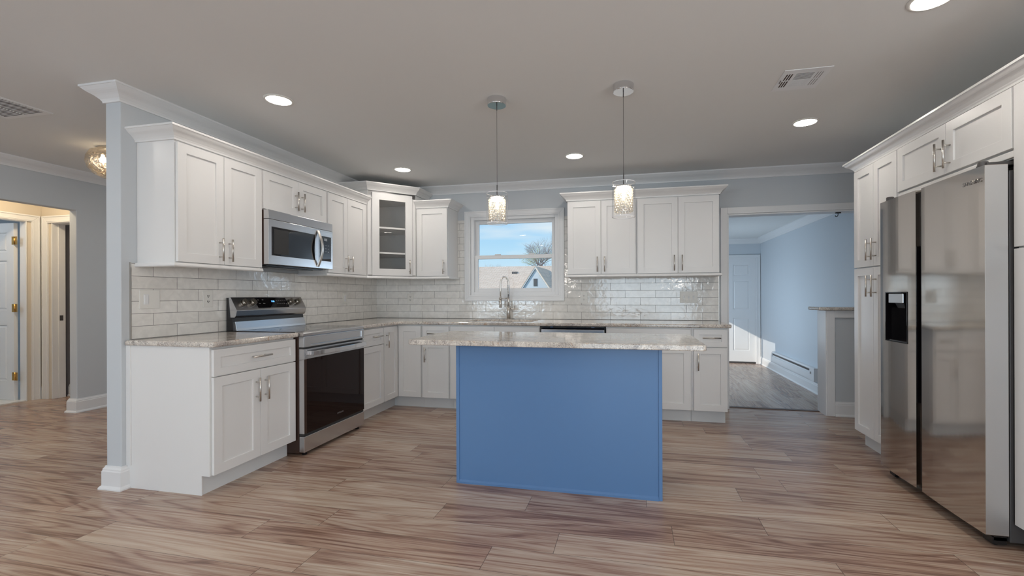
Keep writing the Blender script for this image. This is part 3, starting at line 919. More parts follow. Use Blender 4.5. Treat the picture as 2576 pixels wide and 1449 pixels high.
# faucet
FX, FY = 1.689, -0.075
r = thing('kitchen_faucet', 'brushed pull-down faucet with a spring neck behind the sink', 'faucet', (FX, FY, 0.908))
MB().cyl((0, 0, 0), (0, 0, 0.006), 0.030, seg=24).cyl((0, 0, 0.006), (0, 0, 0.155), 0.021, 0.020, seg=20).cyl((0, 0, 0.155), (0, 0, 0.25), 0.013, seg=16).build('body', 'nickel', r)
arc = []
for i in range(15):
    t_ = PI * i / 14
    arc.append((-0.041 + 0.041 * math.cos(t_), -0.02 * (1 - math.cos(t_)) / 2 * 2, 0.39 + 0.085 * math.sin(t_)))
neck = [(0, 0, 0.25), (0, 0, 0.32)] + arc + [(-0.082, -0.04, 0.32), (-0.082, -0.04, 0.255)]
MB().tube(neck, 0.0085, 10).build('neck', 'nickel', r)
spring = MB()
hel = []
for i in range(0, 241):
    a_ = i / 240
    hel.append((0.012 * math.cos(a_ * 2 * PI * 16), 0.012 * math.sin(a_ * 2 * PI * 16), 0.25 + a_ * 0.13))
spring.tube(hel, 0.0022, 5)
spring.build('spring', 'chrome', r)
MB().cyl((-0.082, -0.04, 0.26), (-0.082, -0.04, 0.225), 0.011).cyl((-0.082, -0.04, 0.225), (-0.082, -0.04, 0.13), 0.016, 0.014).build('spray_head', 'nickel', r)
MB().tube([(0, 0, 0.235), (-0.04, -0.02, 0.235), (-0.082, -0.04, 0.235)], 0.006, 8).cyl((-0.082, -0.04, 0.228), (-0.082, -0.04, 0.242), 0.019, seg=16).build('holder_arm', 'nickel', r)
MB().cyl((0.01, 0, 0.115), (0.075, -0.01, 0.115), 0.013).cyl((0.072, -0.01, 0.112), (0.078, -0.012, 0.20), 0.005, 0.004).build('lever', 'nickel', r)

# ---- backsplashes
tag(MB().prism([(-2.782, 0.909), (0.0, 0.909), (0.0, 1.386), (-2.782, 1.386)], [], 0.0003, 0.009, 'yz').build('tile_backsplash', 'tile_left'),
    'glossy white subway tile backsplash on the left wall behind the range', 'backsplash')
b = MB().prism([(0.009, 0.909), (3.915, 0.909), (3.915, 1.386), (2.387, 1.386), (2.387, 2.05), (2.3135, 2.05), (2.3135, 1.1125), (1.1455, 1.1125), (1.1455, 2.05), (1.0575, 2.05), (1.0575, 1.386), (0.009, 1.386)],
               [], -0.009, -0.0003, 'xz')
tag(b.build('tile_backsplash', 'tile_back'), 'glossy white subway tile backsplash on the back wall around the window', 'backsplash')
struct(MB().box(3.9155, 3.922, -0.012, -0.0003, 0.909, 1.40).build('trim_6', 'nickel'))
struct(MB().box(0.0003, 0.011, -2.788, -2.7825, 0.909, 1.39).build('trim_10', 'nickel'))

# ---- wall cabinets
UD, ZU, ZUT = 0.293, 1.387, 2.145       # carcass depth (doors add 0.02), bottom, top
wall_cab('white two-door wall cabinet left of the microwave, at the wall end', (0, -2.742, 0), LR, 0.660, ZU, ZUT, UD,
         [(0.004, 0.331, 'r'), (0.331, 0.658, 'l')])
wall_cab('low white two-door wall cabinet directly above the microwave', (0, -2.081, 0), LR, 0.753, 1.838, ZUT, UD,
         [(0.012, 0.381, 'r'), (0.381, 0.741, 'l')])
wall_cab('white two-door wall cabinet between microwave and glass-door corner cabinet', (0, -1.327, 0), LR, 0.647, ZU, ZUT, UD,
         [(0.008, 0.304, 'r'), (0.304, 0.624, 'l')])
wall_cab('narrow white single-door wall cabinet left of the window', (0.678, 0, 0), 0, 0.379, ZU, ZUT + 0.01, UD, [(0.016, 0.377, 'r')])
wall_cab('white two-door wall cabinet just right of the window', (2.388, 0, 0), 0, 0.700, ZU, ZUT + 0.01, UD,
         [(0.003, 0.348, 'r'), (0.348, 0.692, 'l')])
wall_cab('white two-door wall cabinet nearest the opening to the sunroom', (3.089, 0, 0), 0, 0.785, ZU, ZUT + 0.01, UD,
         [(0.012, 0.400, 'r'), (0.400, 0.782, 'l')])
# diagonal corner cabinet with glass door and shelves
A, B = Vector((UD + 0.02, -0.679)), Vector((0.676, -UD - 0.02))
r = thing('corner_wall_cabinet', 'tall white diagonal corner wall cabinet with a glass door and two shelves', 'cabinet', (0, 0, ZU))
CH = 2.300 - ZU
poly = [(0.001, -0.001), (0.001, -0.679), (A.x, A.y), (B.x, B.y), (0.677, -0.001)]
t_ = 0.016
cb = MB()
cb.prism(poly, [], 0.0, t_, 'xy').prism(poly, [], CH - 0.05, CH, 'xy')
cb.box(0.001, A.x, -0.679, -0.679 + t_, t_, CH - 0.05).box(0.677 - t_, 0.677, B.y, -0.001, t_, CH - 0.05)
cb.box(0.001, 0.010, -0.663, -0.001, t_, CH - 0.05).box(0.010, 0.661, -0.010, -0.001, t_, CH - 0.05)
cb.build('carcass', 'cab', r, 0.001)
inner = [(0.010, -0.010), (0.010, -0.663), (0.300, -0.663), (0.655, -0.310), (0.661, -0.010)]
for zz in (0.245, 0.518):
    MB().prism(inner, [], zz, zz + 0.018, 'xy').build('shelf', 'cab', r)
dv = (B - A)
DL = dv.length
TD = Matrix.Translation((A.x, A.y, 0)) @ Matrix.Rotation(math.atan2(dv.y, dv.x), 4, 'Z')
ff = MB(TD)
ff.prism(rect(0.0, DL, 0.0, CH), [rect(0.075, DL - 0.075, 0.05, CH - 0.08)], 0.0, 0.016, 'xz')
ff.build('face_frame', 'cab', r, 0.001)
shaker(r, 0.0, 0.040, DL - 0.040, 0.004, CH - 0.018, T=TD, glass=True, stile=0.075, handle=(DL - 0.040 - HI, 0.105, True))

# crown and light rail on the cabinets
cprof = cyma(0.078, 0.070)
def cabtrim(name, label, path, prof_, z):
    return tag(MB().sweep(path, prof_, 1, z).build(name, 'cab'), label, 'moulding')
DF = UD + 0.002
cabtrim('cabinet_crown', 'white crown moulding on top of the left wall cabinets above the range', [(0, -2.742), (DF, -2.742), (DF, -0.682)], cprof, ZUT - 0.002)
cabtrim('cabinet_crown', 'raised white crown moulding on the diagonal corner cabinet', [(0, -0.680), (A.x, -0.680), (0.678, B.y), (0.678, 0)], cprof, 2.300)
cabtrim('cabinet_crown', 'short white crown moulding on the narrow cabinet left of the window', [(0.680, -DF), (1.057, -DF), (1.057, 0)], cprof, ZUT + 0.008)
cabtrim('cabinet_crown', 'white crown moulding on the two cabinets right of the window', [(2.388, 0), (2.388, -DF), (3.874, -DF), (3.874, 0)], cprof, ZUT + 0.008)
rail = [(0.0, 0.0), (0.018, 0.0), (0.026, 0.006), (0.026, 0.014), (0.022, 0.020), (0.020, 0.026), (0.0, 0.026)]
ZR_ = ZU - 0.0265
cabtrim('light_rail', 'white light rail under the wall cabinet left of the microwave', [(0.010, -2.740), (DF, -2.740), (DF, -2.083)], rail, ZR_)
cabtrim('light_rail', 'white light rail running under the corner cabinet and its neighbours', [(0.01, -1.325), (DF, -1.325), (DF, -0.679 - 0.002), (A.x, -0.679), (0.676, B.y), (0.690, -DF), (1.055, -DF), (1.055, -0.010)], rail, ZR_)
cabtrim('light_rail', 'white light rail under the two cabinets right of the window', [(2.390, -0.010), (2.390, -DF), (3.872, -DF), (3.872, -0.010)], rail, ZR_)

# ------------------------------------------------------------------ right run
RD = X_R - 4.748 - 0.02          # carcass depth, doors add 0.02
def tall_cab(label, y, w_, split, z_top, doors, x=X_R):
    r = thing('pantry_cabinet', label, 'cabinet', (x, y, 0), RR)
    MB().box(0.0005, w_ - 0.0005, -RD + 0.001, -0.001, 0.115, z_top).build('carcass', 'cab', r, 0.001)
    MB().box(0.001, w_ - 0.001, -RD + 0.055, -0.02, 0.0, 0.1148).build('toe_kick', 'toe', r)
    for x0, x1, s in doors:
        hx = None if s is None else (x1 - HI if s == 'r' else x0 + HI)
        shaker(r, -RD, x0, x1, split + 0.003, z_top - 0.006, handle=(hx, split + 0.125, True) if hx else None)
        shaker(r, -RD, x0, x1, ZB, split - 0.003, handle=(hx, split - 0.14, True) if hx else None)
    return r
tall_cab('tall white four-door pantry cabinet left of the refrigerator', -0.967, 0.5925, 1.376, 2.133, [(0.003, 0.294, 'r'), (0.294, 0.590, 'l')])
tall_cab('tall white pantry cabinet at the right edge, on the near side of the refrigerator', -2.492, 0.64, 1.386, 2.133, [(0.003, 0.320, 'r'), (0.320, 0.637, 'l')])
r = thing('wall_cabinet', 'white two-door cabinet bridging above the refrigerator', 'cabinet', (X_R, -1.560, 1.800), RR)
MB().box(0.0005, 0.9305, -RD + 0.001, -0.001, 0.0, 0.333).build('carcass', 'cab', r, 0.001)
MB().box(0.002, 0.929, -RD - 0.014, -RD + 0.001, 0.004, 0.034).build('bottom_rail', 'cab', r, 0.003)
shaker(r, -RD, 0.006, 0.476, 0.043, 0.327, handle=(0.476 - HI, 0.145, True))
shaker(r, -RD, 0.476, 0.926, 0.043, 0.327, handle=(0.476 + HI, 0.145, True))
cabtrim('cabinet_crown', 'long white crown moulding above pantry and refrigerator on the right', [(X_R, -0.967), (X_R - RD, -0.967), (X_R - RD, -3.132), (X_R, -3.132)], cprof, 2.1335)

# ------------------------------------------------------------------ refrigerator
def mesh_text(txt, size, name, material, parent, T, depth=0.0006):
    cu = bpy.data.curves.new('txt', 'FONT')
    cu.body = txt
    cu.size = size
    cu.extrude = depth
    cu.align_x = 'CENTER'
    cu.align_y = 'CENTER'
    to = bpy.data.objects.new('txt', cu)
    COL.objects.link(to)
    dg = bpy.context.evaluated_depsgraph_get()
    me = bpy.data.meshes.new_from_object(to.evaluated_get(dg))
    bpy.data.objects.remove(to)
    me.name = name
    me.transform(T)
    me.materials.clear()
    me.materials.append(M[material])
    o = bpy.data.objects.new(name, me)
    COL.objects.link(o)
    o.parent = parent
    return o
FXX = 4.632
r = thing('refrigerator', 'stainless side-by-side refrigerator with a dispenser in its left door', 'refrigerator', (X_R, -1.590, 0), RR)
FD = X_R - FXX       # local front plane at y = -FD
MB().box(0.006, 0.897, -FD + 0.105, -0.03, 0.03, 1.745).build('case', 'darkgrey', r, 0.003)
def bowed_door(x0, x1, z0, z1, bow=0.005, n=14, hole=None, thick=0.095):
    """front bowed outward; outline in plan swept up"""
    mb = MB()
    xc, hw = (x0 + x1) / 2, (x1 - x0) / 2
    f = lambda x: -FD + bow * ((x - xc) / hw) ** 2
    if hole is None:
        plan = [(x0, -FD + thick)] + [(x0 + (x1 - x0) * i / n, f(x0 + (x1 - x0) * i / n)) for i in range(n + 1)] + [(x1, -FD + thick)]
        mb.prism(plan, [], z0, z1, 'xy')
    else:
        hx0, hx1, hz0, hz1 = hole
        def piece(a, b, c, d):
            k = max(2, int(n * (b - a) / (x1 - x0)))
            plan = [(a, -FD + thick)] + [(a + (b - a) * i / k, f(a + (b - a) * i / k)) for i in range(k + 1)] + [(b, -FD + thick)]
            mb.prism(plan, [], c, d, 'xy')
        piece(x0, hx0, z0, z1); piece(hx1, x1, z0, z1); piece(hx0, hx1, z0, hz0); piece(hx0, hx1, hz1, z1)
        bmesh.ops.remove_doubles(mb.bm, verts=mb.bm.verts, dist=0.00005)
    return mb
hole = (0.072, 0.308, 0.880, 1.190)
fd = bowed_door(0.003, 0.383, 0.062, 1.772, hole=hole).build('freezer_door', 'steelz', r)
for p in fd.data.polygons: p.use_smooth = False
# dispenser
mb = MB()
hx0, hx1, hz0, hz1 = hole
mb.prism(rect(hx0, hx1, hz0, hz1), [rect(hx0 + 0.006, hx1 - 0.006, hz0 + 0.006, hz1 - 0.006)], -FD - 0.001, -FD + 0.07, 'xz')
mb.box(hx0, hx1, -FD + 0.070, -FD + 0.076, hz0, hz1)
mb.box(hx0 + 0.006, hx1 - 0.006, -FD + 0.01, -FD + 0.07, hz0 + 0.006, hz0 + 0.012)
mb.build('dispenser', 'blackglass', fd)
mb = MB()
mb.box(hx0 + 0.04, hx1 - 0.04, -FD - 0.003, -FD + 0.05, hz1 - 0.070, hz1 - 0.010)
mb.build('control_panel', 'steel', fd, 0.004)
MB().hexa([(hx0 + .07, -FD + .02, hz1 - .07), (hx1 - .07, -FD + .02, hz1 - .07), (hx1 - .07, -FD + .06, hz1 - .07), (hx0 + .07, -FD + .06, hz1 - .07),
           (hx0 + .08, -FD + .03, hz1 - .10), (hx1 - .08, -FD + .03, hz1 - .10), (hx1 - .08, -FD + .055, hz1 - .10), (hx0 + .08, -FD + .055, hz1 - .10)][4:] +
          [(hx0 + .07, -FD + .02, hz1 - .07), (hx1 - .07, -FD + .02, hz1 - .07), (hx1 - .07, -FD + .06, hz1 - .07), (hx0 + .07, -FD + .06, hz1 - .07)]).build('nozzle', 'black', fd)
dr = bowed_door(0.435, 0.9055, 0.062, 1.772).build('fridge_door', 'steelz', r)
MB().box(0.9050, 0.9062, -FD + 0.006, -FD + 0.094, 0.064, 1.770).build('door_edge', 'steelside', dr)
mesh_text('SAMSUNG', 0.026, 'logo', 'logo', dr, Matrix.Translation((0.83, -FD + 0.0012, 1.708)) @ Matrix.Rotation(PI / 2, 4, 'X'), 0.0015)
MB().box(0.384, 0.434, -FD + 0.030, -FD + 0.104, 0.062, 1.76).build('handle_recess', 'blackglass', r)
MB().box(0.384, 0.389, -FD + 0.006, -FD + 0.03, 0.55, 1.45).box(0.429, 0.434, -FD + 0.006, -FD + 0.03, 0.55, 1.45).build('handle_edge', 'blackglass', r)
MB().box(0.02, 0.885, -FD + 0.05, -FD + 0.105, 0.03, 0.06).build('base_grille', 'black', r)
for xx in (0.035, 0.835):
    MB().cyl((xx, -FD + 0.07, 0.017), (xx + 0.03, -FD + 0.07, 0.017), 0.017, seg=18).box(xx - 0.01, xx + 0.05, -FD + 0.045, -FD + 0.10, 0.012, 0.045).build('roller', 'black', r)
for xx, s in ((0.02, 1), (0.81, -1)):
    MB().box(xx, xx + 0.075, -FD + 0.03, -FD + 0.16, 1.772, 1.790).cyl((xx + 0.0375, -FD + 0.035, 1.765), (xx + 0.0375, -FD + 0.035, 1.80), 0.020, seg=18).build('hinge_cover', 'darkgrey', r, 0.003)

# ------------------------------------------------------------------ range
r = thing('kitchen_range', 'freestanding stainless electric range with black glass oven door', 'range', (0, -2.116, 0), LR)
RW, RF = 0.760, 0.700
MB().box(0.0, RW, -0.655, -0.02, 0.02, 0.880).build('body', 'brownside', r, 0.002)
MB().box(0.004, RW - 0.004, -0.62, -0.10, 0.9, 0.912).build('cooktop_glass', 'blackglass', r, 0.001)
MB().prism([(-RF + 0.006, 0.880), (-0.02, 0.880), (-0.02, 0.9), (-0.62, 0.9), (-0.625, 0.912), (-RF + 0.01, 0.908), (-RF, 0.900)], [], -0.001, RW + 0.001, 'yz').build('cooktop_rim', 'steel', r, 0.002)
fp = MB().prism(rect(0, RW, 0.800, 0.879), [rect(0.075, RW - 0.035, 0.815, 0.868)], -RF, -0.656, 'xz')
fp.box(0.075, RW - 0.035, -RF + 0.008, -0.657, 0.815, 0.868)
fp.build('front_panel', 'steel', r, 0.0015)
dr = MB().box(0.002, RW - 0.002, -RF, -0.657, 0.712, 0.786).box(0.002, 0.030, -RF, -0.657, 0.165, 0.712)
for k in range(3):
    dr.box(0.006 + k * 0.012, 0.012 + k * 0.012, -RF - 0.0015, -RF, 0.716, 0.782)
dr = dr.build('oven_door', 'steel', r, 0.0015)
MB().box(0.026, RW - 0.002, -RF - 0.001, -0.657, 0.165, 0.711).build('oven_glass', 'smoke', dr, 0.001)
MB().box(0.002, 0.0265, -RF - 0.0008, -RF + 0.001, 0.165, 0.711).build('side_strip', 'brownside', dr)
hb = MB()
pts = []
for i in range(13):
    a_ = i / 12
    pts.append((0.055 + a_ * (RW - 0.075), -RF - 0.030 - 0.020 * math.sin(PI * a_), 0.752))
rings = [[(p[0], p[1] - 0.007, p[2] - 0.017), (p[0], p[1] + 0.007, p[2] - 0.019), (p[0], p[1] + 0.007, p[2] + 0.019), (p[0], p[1] - 0.007, p[2] + 0.017)] for p in pts]
hb.loft(rings).box(0.055, 0.085, -RF - 0.03, -RF, 0.738, 0.766).box(RW - 0.05, RW - 0.02, -RF - 0.03, -RF, 0.738, 0.766)
hb.build('handle', 'chrome', dr, 0.002)
mesh_text('SAMSUNG', 0.018, 'logo', 'faintprint', dr, Matrix.Translation((0.42, -RF - 0.0012, 0.222)) @ Matrix.Rotation(PI / 2, 4, 'X'))
MB().box(0.004, RW - 0.004, -RF + 0.006, -0.656, 0.146, 0.1645).build('lower_gap_shade', 'slot', r)  # black filler standing in for the shade above the storage drawer
MB().box(0.003, RW - 0.003, -RF + 0.012, -0.656, 0.7865, 0.7995).build('upper_gap_shade', 'slot', r)  # black box painting the shade between front panel and oven door
MB().box(0.0, RW, -RF, -0.657, 0.028, 0.145).build('storage_drawer', 'steel', r, 0.004)
for xx in (0.03, RW - 0.07):
    for yy in (-0.66, -0.12):
        MB().cyl((xx + 0.02, yy, 0.0), (xx + 0.02, yy, 0.03), 0.018, 0.014, seg=14).build('foot', 'black', r)
# backguard
MB().prism([(-0.02, 0.90), (-0.085, 0.90), (-0.072, 1.011), (-0.044, 1.0115), (-0.029, 1.165), (-0.02, 1.165)], [], 0.0, RW, 'yz').build('backguard_core', 'black', r)
MB().prism([(-0.086, 0.912), (-0.104, 0.912), (-0.100, 0.930), (-0.086, 0.982), (-0.07, 0.982)], [], 0.012, RW - 0.002, 'yz').build('backguard_lower_panel', 'steel', r, 0.001)
pan = [(-0.03, 1.168), (-0.050, 1.168), (-0.108, 1.066), (-0.098, 1.026), (-0.086, 1.012), (-0.045, 1.012)]
cp = MB().prism(pan, [], 0.006, RW - 0.001, 'yz').build('control_panel', 'steel', r, 0.0015)
slope = Vector((-0.108 + 0.050, 1.066 - 1.168))   # along the face, downwards
sl = slope.length
ang = math.atan2(slope.x, slope.y)
nrm = Vector((0, -(1.168 - 1.062), 0.063)).normalized()
nrm = Vector((0, slope.y, -slope.x)).normalized()
def on_panel(x, s):          # s = 0 at the top edge .. 1 at the lower edge
    return Vector((x, -0.050 + slope.x * s, 1.168 + slope.y * s))
def panel_T(x, s, lift=0.0):
    p = on_panel(x, s) + nrm * lift
    zx = Vector((1, 0, 0)); zz = nrm; zy = zz.cross(zx)
    m_ = Matrix((zx, zy, zz)).transposed().to_4x4()
    return Matrix.Translation(p) @ m_
MB(panel_T(0.390, 0.46)).box(-0.168, 0.168, -0.046, 0.046, 0.0, 0.0012).build('display', 'blackglass', cp)
mesh_text('5:08', 0.020, 'clock_digits', 'blueglow', cp, panel_T(0.400, 0.36, 0.0016), 0.0002)
for k, (tx, s_) in enumerate((('Bake', 0.22), ('Broil', 0.22), ('Clean', 0.50), ('Warm', 0.50))):
    mesh_text(tx, 0.008, 'button_print', 'plate', cp, panel_T(0.255 + 0.045 * (k % 2), s_, 0.0014), 0.0001)
for k in range(10):
    MB(panel_T(0.445 + 0.024 * (k % 5), 0.30 + 0.24 * (k // 5), 0.0013)).box(-0.006, 0.006, -0.003, 0.003, 0, 0.0002).build('button_print', 'faintprint', cp)
for xx in (0.098, 0.180, 0.590, 0.672):
    kb = MB(panel_T(xx, 0.46))
    kb.cyl((0, 0, 0), (0, 0, 0.006), 0.029, seg=28).cyl((0, 0, 0.006), (0, 0, 0.032), 0.025, 0.023, seg=28)
    kb.box(-0.004, 0.004, -0.022, 0.022, 0.032, 0.037)
    kb.build('knob', 'knob', cp)
# burner rings printed on the glass
for (bx, by, br_) in ((0.20, -0.45, 0.10), (0.56, -0.45, 0.11), (0.20, -0.22, 0.08), (0.56, -0.22, 0.08)):
    MB().lathe([(br_, 0.9122), (br_ + 0.002, 0.9124), (br_ + 0.004, 0.9122)], (bx, by, 0), 40).build('burner_ring', 'faintprint', r)

# ------------------------------------------------------------------ microwave
r = thing('microwave', 'over-the-range stainless microwave mounted under the low wall cabinet', 'microwave', (0, -2.080, 1.420), LR)
MW, MF, MH = 0.751, 0.366, 0.414
MB().box(0.0, MW, -0.322, -0.012, 0.0, MH).build('case', 'brownside', r, 0.002)
MB().box(0.05, MW - 0.05, -0.30, -0.04, -0.012, 0.0).box(0.12, 0.62, -0.26, -0.14, -0.018, -0.012).build('underside_vent', 'black', r)
MB().prism([(-0.322, 0.345), (-MF, 0.345), (-MF + 0.003, MH), (-0.322, MH)], [], 0.0, MW, 'yz').build('vent_panel', 'steel', r, 0.002)
dwid = 0.560
dr = MB().prism(rect(0.0, dwid, 0.0, 0.342), [rect(0.030, 0.515, 0.068, 0.287)], -MF, -0.323, 'xz').build('door', 'steel', r, 0.0015)
MB().box(0.030, 0.515, -MF + 0.001, -MF + 0.02, 0.068, 0.287).build('window', 'blackglass', dr)
MB().box(0.055, 0.205, -MF + 0.0002, -MF + 0.001, 0.082, 0.272).build('window_screen', 'slot', dr)
hp = []
for i in range(17):
    a_ = i / 16
    hp.append((0.548, -MF - 0.004 - 0.046 * math.sin(PI * a_), 0.012 + a_ * 0.318))
rings = [[(p[0] - 0.011, p[1] - 0.005, p[2]), (p[0] + 0.011, p[1] - 0.005, p[2]), (p[0] + 0.013, p[1] + 0.006, p[2]), (p[0] - 0.013, p[1] + 0.006, p[2])] for p in hp]
MB().loft(rings).build('handle', 'nickel', dr, 0.002)
cpn = MB().prism(rect(dwid + 0.002, MW, 0.0, 0.342), [rect(dwid + 0.012, MW - 0.022, 0.068, 0.287)], -MF, -0.323, 'xz').build('control_panel', 'steel', r, 0.0015)
MB().box(dwid + 0.012, MW - 0.022, -MF + 0.001, -MF + 0.02, 0.068, 0.287).build('touch_pad', 'blackglass', cpn)
MB().box(dwid + 0.075, dwid + 0.115, -MF + 0.0004, -MF + 0.001, 0.248, 0.270).build('clock_window', 'logo', cpn)
for k in range(9):
    MB().box(dwid + 0.055 + 0.035 * (k % 3), dwid + 0.072 + 0.035 * (k % 3), -MF + 0.0004, -MF + 0.001, 0.205 - 0.028 * (k // 3), 0.210 - 0.028 * (k // 3)).build('button_print', 'logo', cpn)
for k in range(2):
    MB().box(0.0, MW, -MF - 0.0006, -MF + 0.001, 0.3425 + k * 0.0012, 0.3435 + k * 0.0012).build('panel_seam', 'slot', r) if k == 0 else None

# ------------------------------------------------------------------ island
r = thing('kitchen_island', 'blue painted kitchen island base under a granite top in the middle of the floor', 'island', (1.961, -2.315, 0))
IW, ID = 1.248, 0.53
MB().box(0.012, IW - 0.012, 0.012, ID, 0.0, 0.876).build('carcass', 'blue', r, 0.001)
MB().box(0.020, IW - 0.020, 0.006, 0.0125, 0.02, 0.876).build('back_panel', 'blue', r)
for a, b in ((0.0, 0.020), (IW - 0.020, IW)):
    MB().box(a, b, 0.0, ID, 0.0, 0.876).build('side_panel', 'blue', r, 0.0015)
MB().prism([(0.006, 0.0), (-0.004, 0.0), (-0.004, 0.012), (0.006, 0.022)], [], 0.020, IW - 0.020, 'yz').build('shoe_moulding', 'blue', r)
TI = Matrix.Translation((IW, ID, 0)) @ Matrix.Rotation(PI, 4, 'Z')
for k in range(3):
    x0 = 0.022 + k * 0.4013
    shaker(r, 0.0, x0, x0 + 0.4013, ZB, ZS, T=TI, matn='blue', handle=(x0 + 0.36, ZS - 0.13, True))
    shaker(r, 0.0, x0, x0 + 0.4013, ZD, ZT, name='drawer', T=TI, matn='blue', handle=(x0 + 0.2, 0.78, False))
worktop('granite_island_top', 'large speckled granite slab overhanging the blue island',
        [(1.72, -2.4535), (3.41, -2.4535), (3.424, -2.447), (3.4294, -2.433), (3.4294, -1.7553), (1.6993, -1.7553), (1.6993, -2.433), (1.705, -2.447)], [], 0.8765, 0.908)

# ------------------------------------------------------------------ pendants
def pendant(label, x, y, zt, zb, rot):
    r = thing('pendant_light', label, 'pendant lamp', (x, y, zb), rot, 'crystal pendants over the island')
    MB().cyl((0, 0, CZ - zb - 0.045), (0, 0, CZ - zb - 0.0005), 0.062, seg=40).build('canopy', 'chrome', r, 0.003)
    MB().cyl((0, 0, CZ - zb - 0.075), (0, 0, CZ - zb - 0.045), 0.003, seg=8).cyl((0, 0, zt - zb - 0.005), (0, 0, CZ - zb - 0.06), 0.0013, seg=6) \
        .cyl((0, 0, zt - zb - 0.01), (0, 0, zt - zb + 0.055), 0.003, seg=8).build('cord', 'darkgrey', r)
    H = zt - zb
    R = 0.069
    # hand-cut glass: slightly squared cylinder open at both ends
    sh = MB().lathe([(R, 0.0), (R, H)], seg=48)
    sh.build('glass_shade', 'clear', r)
    for z_ in (0.0, H):
        MB().lathe([(R + 0.0006, z_ - 0.002), (R + 0.0006, z_ + 0.002), (R - 0.0033, z_ + 0.0012), (R - 0.0033, z_ - 0.0012), (R + 0.0006, z_ - 0.002)], seg=48).build('glass_rim', 'rim', r)
    MB().cyl((0, 0, H - 0.030), (0, 0, H - 0.022), 0.050, seg=36).box(-R, R, -0.004, 0.004, H - 0.027, H - 0.024).build('top_plate', 'chrome', r)
    MB().cyl((0, 0, H - 0.036), (0, 0, H - 0.0305), 0.040, seg=24).build('led', 'led', r)
    MB().cyl((0, 0, H - 0.10), (0, 0, H - 0.037), 0.010, seg=12).build('bulb', 'led', r)  # glowing core added so the beads light up from within
    cb_ = MB()
    rows, per = 9, 15
    for i in range(rows):
        zc_ = H - 0.046 - i * 0.0158
        for j in range(per):
            a_ = 2 * PI * (j + 0.5 * (i % 2)) / per
            c = Vector((math.cos(a_) * 0.050, math.sin(a_) * 0.050, zc_))
            s_ = 0.0082
            T_ = Matrix.Translation(c) @ Matrix.Rotation(a_, 4, 'Z')
            cb_.lathe([(0.0012, -s_), (s_ * 0.8, -s_ * 0.45), (s_, 0.0), (s_ * 0.8, s_ * 0.45), (0.0012, s_)], seg=6, T=T_, smooth=False, cap=True)
    cry = cb_.build('crystal_beads', 'crystal', r)
    cry['kind'] = 'stuff'
    wr = MB()
    for i in (0, rows):
        z_ = H - 0.038 - i * 0.0158
        wr.lathe([(0.051, z_), (0.052, z_ + 0.0008), (0.051, z_ + 0.0016), (0.050, z_ + 0.0008), (0.051, z_)], seg=36)
    wr.build('bead_ring', 'chrome', r)
    return r
pendant('crystal pendant lamp in a clear glass cylinder, left one, hanging in front of the window', 2.190, -2.170, 1.838, 1.643, 0.0)
pendant('crystal pendant lamp in a clear glass cylinder, right one, hanging before the wall cabinets', 2.995, -2.190, 1.858, 1.650, 0.3)

# ------------------------------------------------------------------ recessed lights
def downlight(x, y, label, group='recessed ceiling lights'):
    r = thing('recessed_light', label, 'ceiling light', (x, y, CZ), 0, group)
    MB().lathe([(0.072, -0.0015), (0.074, -0.007), (0.088, -0.004), (0.090, -0.0005), (0.072, -0.0005)], seg=40).build('trim_ring', 'plate', r)
    MB().cyl((0, 0, -0.004), (0, 0, -0.0006), 0.073, seg=40).build('lens', 'lamp', r)
    return r
downlight(0.807, -2.473, 'round recessed ceiling light nearest the left wall cabinets, in front of the microwave')
downlight(0.789, -0.807, 'round recessed ceiling light near the corner with the glass-door cabinet')
downlight(2.533, -0.858, 'round recessed ceiling light at the back between the two pendants')
downlight(4.299, -1.283, 'round recessed ceiling light beside the ceiling vent, near the pantry')
downlight(4.312, -2.712, 'round recessed ceiling light cut by the top edge of the photo')
for (x, y) in ((0.8, -4.2), (2.55, -4.0), (3.5, -5.3), (4.3, -4.3), (0.8, -6.2), (2.6, -6.4), (4.3, -6.4)):  # lights added out of view to brighten the camera-facing surfaces
    downlight(x, y, 'added round recessed ceiling light, unseen fill around the camera', 'added unseen fill lights')

for (x, y, lab) in ((-1.15, -0.5, 'added round recessed hall light at the far end, hidden behind the grey kitchen wall'), (-1.0, -1.35, 'added round recessed hall light by the flush lamp, hidden behind the grey kitchen wall'), (-1.3, -4.3, 'added unseen recessed hall light left of the camera'), (-1.0, -3.5, 'added round recessed hall light beyond the air grille, out of the photo'), (-1.3, -5.6, 'added unseen recessed light behind and left of the camera')):  # all of these are added out of view to brighten the hall wall
    downlight(x, y, lab, 'added hall fill lights')
# opal globe lamps added behind the camera as unseen fill for the ceiling
M['globe'] = emit('opal_fill_globe', (1.0, 0.92, 0.84), 13.0)
for (x, y) in ((1.3, -7.0), (4.2, -7.2)):
    r = thing('fill_globe_pendant', 'added opal glass globe lamp behind the camera, unseen fill light', 'pendant lamp', (x, y, 1.75), 0, 'added unseen globe lamps')
    MB().lathe([(0.001, -0.17), (0.09, -0.145), (0.147, -0.085), (0.17, 0.0), (0.147, 0.085), (0.09, 0.145), (0.001, 0.17)], seg=28).build('globe', 'globe', r)
    MB().cyl((0, 0, 0.165), (0, 0, CZ - 1.7505), 0.006, seg=8).build('cord', 'darkgrey', r)

